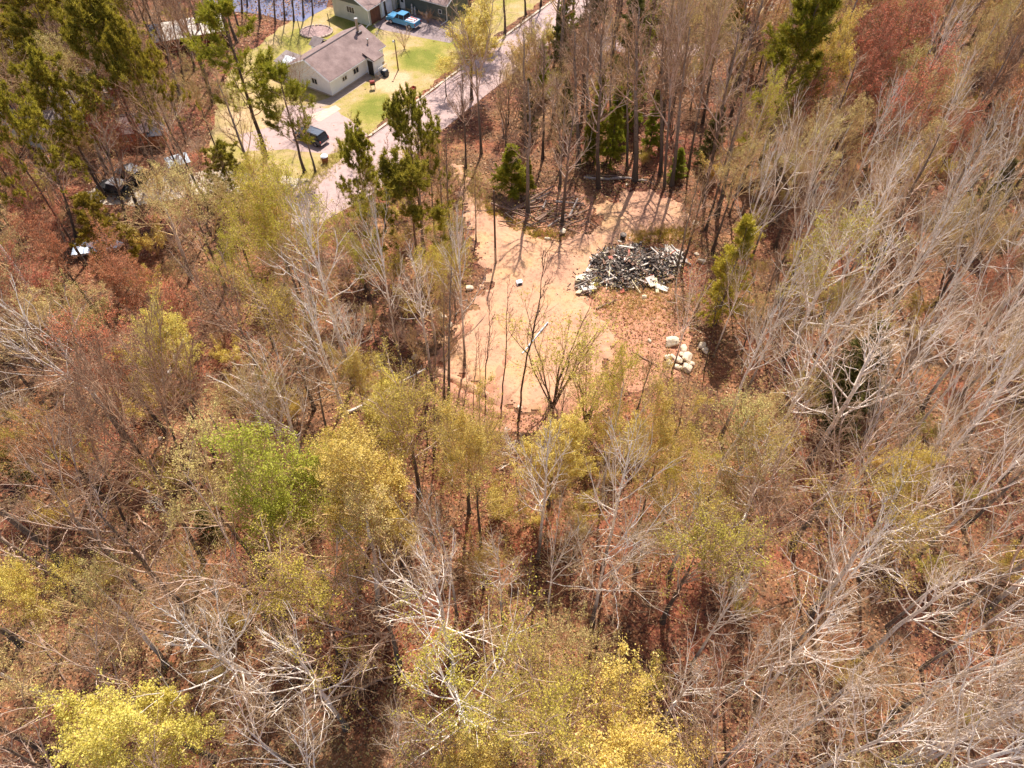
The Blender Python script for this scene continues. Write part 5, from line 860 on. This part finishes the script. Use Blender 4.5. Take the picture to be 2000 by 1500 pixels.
# individually seen trunks
T_('hardwood', 398, 1098, 215, 740, 'big dark leaning trunk with fanned brown twigs at the left', 270, var=0); T_('hardwood', 252, 1035, 175, 800, 'straight dark trunk left of the big leaning one', 130, var=2); T_('hardwood', 378, 968, 290, 700, 'dark trunk behind the big leaning one', 150, var=2)
T_('thin_tree', 1012, 822, 1050, 468, 'tall thin dark tree standing before the clearing', 95, var=0); T_('thin_tree', 978, 800, 985, 545, 'thin dark tree left of the tallest thin one', 70, var=1); T_('thin_tree', 948, 805, 946, 570, 'thin forked dark stem in front of the sand', 60, var=0); T_('thin_tree', 925, 815, 925, 640, 'one of the short dark stems in front of the sand, leftmost', 36, var=0); T_('thin_tree', 936, 812, 930, 650, 'short dark stem just right of the leftmost', 34, var=1)
T_('slender', 875, 800, 880, 520, 'dark paired trunk at the near left corner of the clearing', 80, var=0); T_('slender', 868, 780, 862, 560, 'second dark paired trunk at the near left corner of the clearing', 50, var=2)
for i, (bx, by, tx, ty, w) in enumerate([(940, 300, 925, 20, 150), (1130, 325, 1120, 60, 110), (1145, 300, 1150, 30, 90), (1240, 352, 1245, 10, 130), (1225, 330, 1222, 60, 80), (1298, 366, 1320, 30, 150), (1312, 362, 1345, 50, 90), (1290, 340, 1295, 40, 90), (1240, 300, 1238, 20, 90), (1028, 300, 1015, 60, 110), (1060, 310, 1060, 90, 80), (1290, 290, 1310, 10, 110), (1345, 330, 1400, 20, 130), (1190, 300, 1190, 40, 90), (1375, 380, 1440, 60, 120), (1330, 530, 1385, 330, 80), (1320, 535, 1360, 340, 70), (1400, 420, 1460, 150, 110), (825, 490, 815, 260, 60), (870, 480, 850, 280, 70), (880, 490, 870, 280, 60), (850, 475, 835, 290, 60), (910, 330, 900, 130, 60), (1095, 330, 1085, 150, 60), (1378, 450, 1440, 230, 80)]):
    T_('slender' if i not in (0, 5, 12) else 'grey_hardwood', bx, by, tx, ty, None, w)
T_('slender', 148, 462, 95, 240, 'thick dark trunk under the left pines', 80, var=1); T_('slender', 252, 465, 195, 230, 'long dark trunk in front of the off-road cars', 90, var=1); T_('slender', 305, 330, 235, 120, 'dark pine trunk beside the brown cabin', 60, var=1)
T_('slender', 100, 500, 45, 330, 'reddish trunk on the orange ground at the left', 50, var=0); T_('slender', 135, 500, 80, 340, 'second reddish trunk on the orange ground', 50, var=2); T_('slender', 350, 185, 305, 20, 'dark trunk in front of the red shed', 70, var=0); T_('slender', 358, 160, 330, 10, 'paler trunk close behind the dark one by the red shed', 60, var=1)
for i, (x, w) in enumerate([(400, 45), (430, 50), (465, 45), (500, 55), (530, 50), (548, 40), (566, 45), (585, 40), (603, 40), (475, 40)]): T_('slender', x+8, [22, 30, 25, 36, 45, 38, 42, 34, 30, 12][i], x-12, -190, None, w)
C('shrub', 787, 70, 42, 3.2, 'reddish twiggy bush in front of the blue pickup'); C('sapling', 737, 68, 24, 4.5, 'small bare tree between the two houses'); C('grey_hardwood', 590, 235, 110, 9, 'bare twiggy tree in front of the white gable', var=1); C('grey_hardwood', 575, 150, 90, 9, 'leafless tree at the left end of the white house', var=0)
C('shrub', 835, 30, 30, 2); C('sapling', 690, 250, 60, 6, 'pale thin sapling at the driveway corner'); C('sapling', 760, 290, 60, 6, 'leafless sapling on the near edge of the road')
for i, (bx, by, tx, ty, w) in enumerate([(760, 742, 735, 610, 50), (790, 742, 760, 590, 55), (835, 872, 820, 660, 60), (848, 880, 850, 690, 50), (700, 720, 668, 600, 45), (815, 745, 800, 640, 40), (900, 862, 905, 700, 50), (1090, 905, 1100, 760, 60), (1062, 870, 1060, 770, 40), (930, 470, 925, 330, 40), (905, 470, 898, 300, 50), (1245, 800, 1270, 700, 60), (1375, 725, 1400, 560, 60), (1480, 640, 1530, 470, 60), (1360, 610, 1385, 500, 50), (640, 860, 610, 690, 60)]):
    T_('slender' if i % 2 else 'thin_tree', bx, by, tx, ty, None, w)
# ------------------------------------------------------------------ the rest of the woods, filled in by district
GRID = ["HTPH HHS HHS HYH SSHF SSTF SSTYR STRTH", "TRHT TTHS LTHY HSPT S STHH HTSTA ATHST", "TTYRG THRYG YLATLO YATL HT TYOAG TASOA AAAHT", "HGSRT GSHGT TYOLGT YTOG YGAOL TYHOG OGAGT AAHGG", "HGSGT GHSTH HGTSO ATTO ATLHO HOAGT GAOHT AAHG", "HTSG TGSA GSAHO HYTO YTYO ATOG AAGT AAHG"]
CODE = dict(H='hardwood', G='grey_hardwood', S='slender', T='tan', A='aspen', Y='yellow', L='lime', P='red_pine', F='fir', R='red', O='olive')
KEEP = [[(560, -30), (1120, -30), (960, 150), (800, 290), (640, 380), (480, 330), (480, 60)], [(890, 330), (1360, 330), (1410, 480), (1430, 735), (1300, 770), (1200, 800), (1100, 810), (840, 790), (820, 700), (900, 580)], [(170, 285), (305, 285), (320, 420), (155, 420)], [(30, 180), (110, 180), (110, 290), (30, 290)], [(370, -30), (640, -30), (640, 60), (400, 60)], [(290, 50), (420, 50), (420, 120), (290, 120)]]
GROUNDKEEP = [LAWN, ROAD, CLEAR, px([(1140, 470), (1360, 460), (1400, 520), (1400, 720), (1300, 740), (1180, 640), (1110, 580)])]
def free(cx, cy, bx, by):
    A1 = np.array([cx]); A2 = np.array([cy])
    for k in KEEP:
        if inpoly(A1, A2, k)[0]: return False
    B1 = np.array([bx]); B2 = np.array([by])
    for k in GROUNDKEEP:
        if inpoly(B1, B2, [(p[0], p[1]) for p in k])[0]: return False
    return True
taken = [p[4]+(1.0,) for p in PLANTS]
HERO = []
for p in PLANTS:
    if p[3] and p[1] not in ('shrub', 'sapling', 'thin_tree', 'slender', 'hemlock', 'fir'):
        s = [q for q in LIB[p[1]]][0]; HERO.append((p[2][0], p[2][1], .5*p[0].scale[0]*s['w']*ppm((p[4][0], p[4][1], 9))*.95+14, p[4][1]))
    elif p[1] in ('hemlock', 'fir', 'aspen', 'aspen_wide'): HERO.append((p[2][0], p[2][1], 38, p[4][1]))
THIN = [[.4, .2, 0, 0, .2, .2, 0, 0], [.35, .2, .1, .35, 0, 0, 0, 0], [.1, 0, 0, 0, 0, .2, 0, 0], [.1, 0, 0, 0, 0, 0, .1, .1], [.2, .15, 0, 0, 0, 0, .15, .15], [.1, .1, .1, 0, 0, .1, .2, .2]]
def try_fill(n, dmin, kinds, hr, wpr=None, keep_base=False, cap=9999):
    cnt = 0
    for _ in range(n):
        if cnt >= cap: break
        y = 2+RS.rand()**.75*142; hwid = (y*cp+40)*.78+8; x = (RS.rand()*2-1)*hwid
        if any((x-a)**2+(y-b)**2 < dmin*dmin for a, b, _q in taken): continue
        h = RS.uniform(*hr); c = topx((x, y, h*.68)); f0 = topx((x, y, 0.0))
        if not (-120 < c[0] < 2120 and -90 < c[1] < 1620): continue
        if not free(c[0], c[1], x, y): continue
        if any((c[0]-q[0])**2+((c[1]-q[1])*.85)**2 < q[2]**2 and y < q[3]+2 for q in HERO): continue
        if RS.rand() < THIN[min(5, max(0, int(c[1]//250)))][min(7, max(0, int(c[0]//250)))]: continue
        if not keep_base and not free(*topx((x, y, h*.98)), x, y): continue
        if 1135 < f0[1] < 1480 and 60 < f0[0] < 620 and RS.rand() < .2: continue
        gi = min(5, max(0, int(c[1]//250))); gj = min(7, max(0, int(c[0]//250))); s = GRID[gi].split()[gj]; k = kinds or CODE[s[RS.randint(len(s))]]
        if isinstance(k, list): k = k[RS.randint(len(k))]
        if k == 'fir': h = RS.uniform(6, 10)
        if k == 'aspen' and RS.rand() < .2: k = 'aspen_wide'
        if k in ('slender',): h *= 1.12
        plant(k, (x, y), h, None, tilt=(RS.randn()*.03, RS.randn()*.03)); taken.append((x, y, 1.0)); cnt += 1
    return cnt
print('PHASE fill', try_fill(9000, 3.45, None, (10.5, 17)), len(PLANTS))
print('PHASE saplings', try_fill(5000, 2.4, ['sapling', 'sapling', 'olive', 'tan', 'birch_clump', 'sapling', 'tan', 'grey_hardwood'], (4.5, 9), keep_base=False, cap=300), len(PLANTS))
print('PHASE shrubs', try_fill(5000, 1.9, ['shrub', 'leafy_shrub', 'leafy_shrub'], (2.0, 4.0), keep_base=True, cap=290), len(PLANTS))
# ------------------------------------------------------------------ labels for the plants that have no hand-written one
LM = [('the white house', 650, 130), ('the green house', 800, 30), ('the dark station wagon', 608, 262), ('the off-road cars', 240, 350), ('the red shed', 350, 85), ('the grey roof', 65, 230), ('the white boat', 200, 475), ('the pond', 560, 15), ('the road bend', 660, 350), ('the tall road', 990, 120), ('the brush pile', 1060, 405), ('the sandy clearing', 1040, 560), ('the rubble heap', 1230, 520), ('the cream stone pile', 1340, 695), ('the dug footing', 920, 760), ('the firs behind the clearing', 1180, 250), ('the bright top right pine', 1555, 80), ('the orange red maple', 1728, 75), ('the dark conifers', 1665, 740), ('the yellow green larch', 1428, 540), ('the lime yellow tree below the road', 545, 470), ('the tallest white aspen', 632, 545), ('the round yellow tree', 742, 925), ('the bright lime green tree', 553, 965), ('the big dark leaning trunk', 330, 960), ('the pinkish boulder', 105, 590), ('the white birch log', 345, 705), ('the long tan log', 690, 1350), ('the big bright yellow tree', 290, 1375), ('the wide olive tree at the bottom', 1070, 1385), ('the big white limbed aspen', 1215, 950), ('the dense tan crowned hardwood', 1520, 1010), ('the burnt brush mound', 1458, 45), ('the willow clump', 1085, 700), ('the pale yellow left edge tree', 55, 1160), ('the lower right corner', 1950, 1450), ('the right edge middle', 1990, 700), ('the upper right corner', 1985, 20), ('the top left corner', 15, 20), ('the lower left corner', 15, 1480), ('the left edge middle', 10, 820), ('the log beneath the aspens', 1730, 1145), ('the bottom edge', 1450, 1480), ('the thickest right hand aspens', 1800, 560), ('the left hand red maple', 268, 540)]
LM[9] = ('the upper stretch of road', 990, 120)
ORD = ['first', 'second', 'third', 'fourth', 'fifth', 'sixth', 'seventh', 'eighth', 'ninth', 'tenth', 'eleventh', 'twelfth', 'thirteenth', 'fourteenth', 'fifteenth']
bk = {}
for p in PLANTS:
    e, kind, c, lab, b = p
    if lab: e['label'] = lab; continue
    d, i = min(((c[0]-l[1])**2+(c[1]-l[2])**2, i) for i, l in enumerate(LM)); dx = c[0]-LM[i][1]; dy = c[1]-LM[i][2]
    side = ('right of' if dx > 0 else 'left of') if abs(dx) > abs(dy) else ('below' if dy > 0 else 'above'); bk.setdefault((DESC[kind], side, i), []).append((d, e))
for (ds, side, i), L in bk.items():
    L.sort(key=lambda q: q[0])
    for n_, (d, e) in enumerate(L): e['label'] = (ds+', '+side+' '+LM[i][0]) if len(L) == 1 else ds+', '+ORD[min(n_, 14)]+' '+side+' '+LM[i][0]
GR = dict(tree='trees of the surrounding woods', shrub='shrubs of the forest floor')
for p in PLANTS: p[0]['group'] = {'aspen': 'pale leafless aspens in the woods', 'aspen_wide': 'pale leafless aspens in the woods', 'hardwood': 'bare hardwoods in the woods', 'grey_hardwood': 'bare hardwoods in the woods', 'slender': 'slender leafless trees', 'thin_tree': 'thin dark dead trees', 'sapling': 'saplings among the trees', 'shrub': 'shrubs of the forest floor', 'leafy_shrub': 'shrubs of the forest floor', 'red_pine': 'tufted pines', 'white_pine': 'feathery pines', 'bright_pine': 'bright green pines', 'fir': 'small firs', 'hemlock': 'dark conifers', 'red': 'red maples', 'green': 'lime green trees', 'willow_clump': 'willow clumps', 'birch_clump': 'many stemmed birches', 'yellow_cone': 'larches'}.get(p[1], 'budding trees in the woods')
# ------------------------------------------------------------------ dead leaves, grass and brush on the forest floor
rs = np.random.RandomState(77)
def floor_points(n, polys_out=True, near=1.0):
    y = 2+rs.rand(n)**near*138; x = (rs.rand(n)*2-1)*((y*cp+40)*.75+4); ok = np.ones(n, bool)
    for k in ([LAWN, ROAD, CLEAR] if polys_out else []):
        ins = inpoly(x, y, [(p[0], p[1]) for p in k]); ok &= ~ins | (rs.rand(n) < (.02 if k is CLEAR else .004))
    return x[ok], y[ok]
x, y = floor_points(230000, near=1.35); n = len(x); Cc = np.stack([x, y, .03+rs.rand(n)**2*.22], 1); U = unit(np.concatenate([rs.randn(n, 2), rs.randn(n, 1)*.45], 1)); W = unit(np.cross(U, np.concatenate([rs.randn(n, 2)*.5, np.ones((n, 1))], 1))); s = (.04+.07*rs.rand(n, 1))*(1+y[:, None]*.008)
V = np.stack([Cc-U*s, Cc-W*s*.7, Cc+U*s, Cc+W*s*.7], 1).reshape(-1, 3); V[:, 2] = np.maximum(V[:, 2], .012)
tag(link('leaf_litter', np_mesh('leaf_litter', V, np.arange(n*4).reshape(-1, 4), M['litter'])), 'loose dead leaves covering the forest floor', kind='stuff')
def brush(name, n, hmin, hmax, mat, label, r=.012, poly=None, near=1.1):
    x, y = floor_points(n, near=near); n = len(x); K = 4; P = np.zeros((n, K, 3)); az = rs.rand(n)*6.283; h = hmin+(hmax-hmin)*rs.rand(n)**1.6; ln = h*(.3+.8*rs.rand(n)); bow = rs.rand(n)
    for q in range(K): t = q/(K-1); P[:, q, 0] = x+np.cos(az)*ln*t**1.3; P[:, q, 1] = y+np.sin(az)*ln*t**1.3; P[:, q, 2] = h*(t-.45*bow*t*t)
    P[:, 1:] += rs.randn(n, K-1, 3)*.06; R = np.full((n, K), r)*(.6+rs.rand(n, 1))*np.linspace(1, .5, K)[None]
    tag(link(name, tube_mesh(name, [(P, R, 3)], M[mat])), label, kind='stuff')
brush('dead_undergrowth', 15000, .3, 1.8, 'fine_tan', 'dry arching stems between the trees', .014); brush('dead_undergrowth', 9000, .2, 1.2, 'twig_brown', 'brown twigs and fallen sticks on the forest floor', .016)
x, y = floor_points(46000, near=1.15); k_ = (noise2(x, y, .09, 31) > .42); x = x[k_]; y = y[k_]; n = len(x); Cc = np.stack([x, y, .1+rs.rand(n)*1.1], 1); Cc = np.repeat(Cc, 4, 0)+rs.randn(n*4, 3)*.22; n *= 4; U = unit(rs.randn(n, 3)); W = unit(np.cross(U, rs.randn(n, 3))); s = .035+.05*rs.rand(n, 1); V = np.stack([Cc-U*s, Cc-W*s, Cc+U*s, Cc+W*s], 1).reshape(-1, 3)
tag(link('budding_undergrowth', np_mesh('budding_undergrowth', V, np.arange(n*4).reshape(-1, 4), M['leaf_tan'])), 'young tan and yellow leaves of the low undergrowth', kind='stuff')
# grass tufts fringe
def fringe(pts, n, mat, spread, label, hgt=.45):
    L = [pts[rs.randint(len(pts)-1)] for _ in range(n)]; P = []
    idx = rs.randint(len(pts)-1, size=n); f = rs.rand(n, 1); A_ = np.array([[p.x, p.y, 0] for p in pts]); B = A_[idx]*(1-f)+A_[idx+1]*f; B[:, :2] += rs.randn(n, 2)*spread; D = unit(np.concatenate([rs.randn(n, 2)*.5, np.ones((n, 1))], 1)); V, F_ = tufts(rs, B, D, 6, hgt, .02, .35); tag(link('grass_fringe', np_mesh('grass_fringe', V, F_, M[mat])), label, kind='stuff')
fringe(px([(1000, 440), (1040, 455), (1090, 462)]), 260, 'leaf_olive', .6, 'green grass on the edge of the brush pile'); fringe(px([(940, 400), (985, 430)]), 160, 'leaf_olive', .8, 'grass at the left end of the brush pile'); fringe(px([(1225, 468), (1290, 455), (1340, 462)]), 600, 'leaf_olive', .7, 'rough grass between sand and rubble'); fringe(px([(1180, 600), (1260, 580), (1330, 600)]), 900, 'leaf_tan', 1.6, 'dry grass below the rubble heap', .35); fringe(px([(700, 268), (640, 320), (600, 372)]), 500, 'leaf_tan', .8, 'straw grass along the near road edge'); fringe(px([(905, 330), (935, 400)]), 300, 'leaf_tan', .9, 'dry grass beside the sandy track')

deps = {}
print('PHASE tris', sum(sum(len(p.vertices)-2 for p in m.polygons) for m in bpy.data.meshes), 'plants', len(PLANTS))
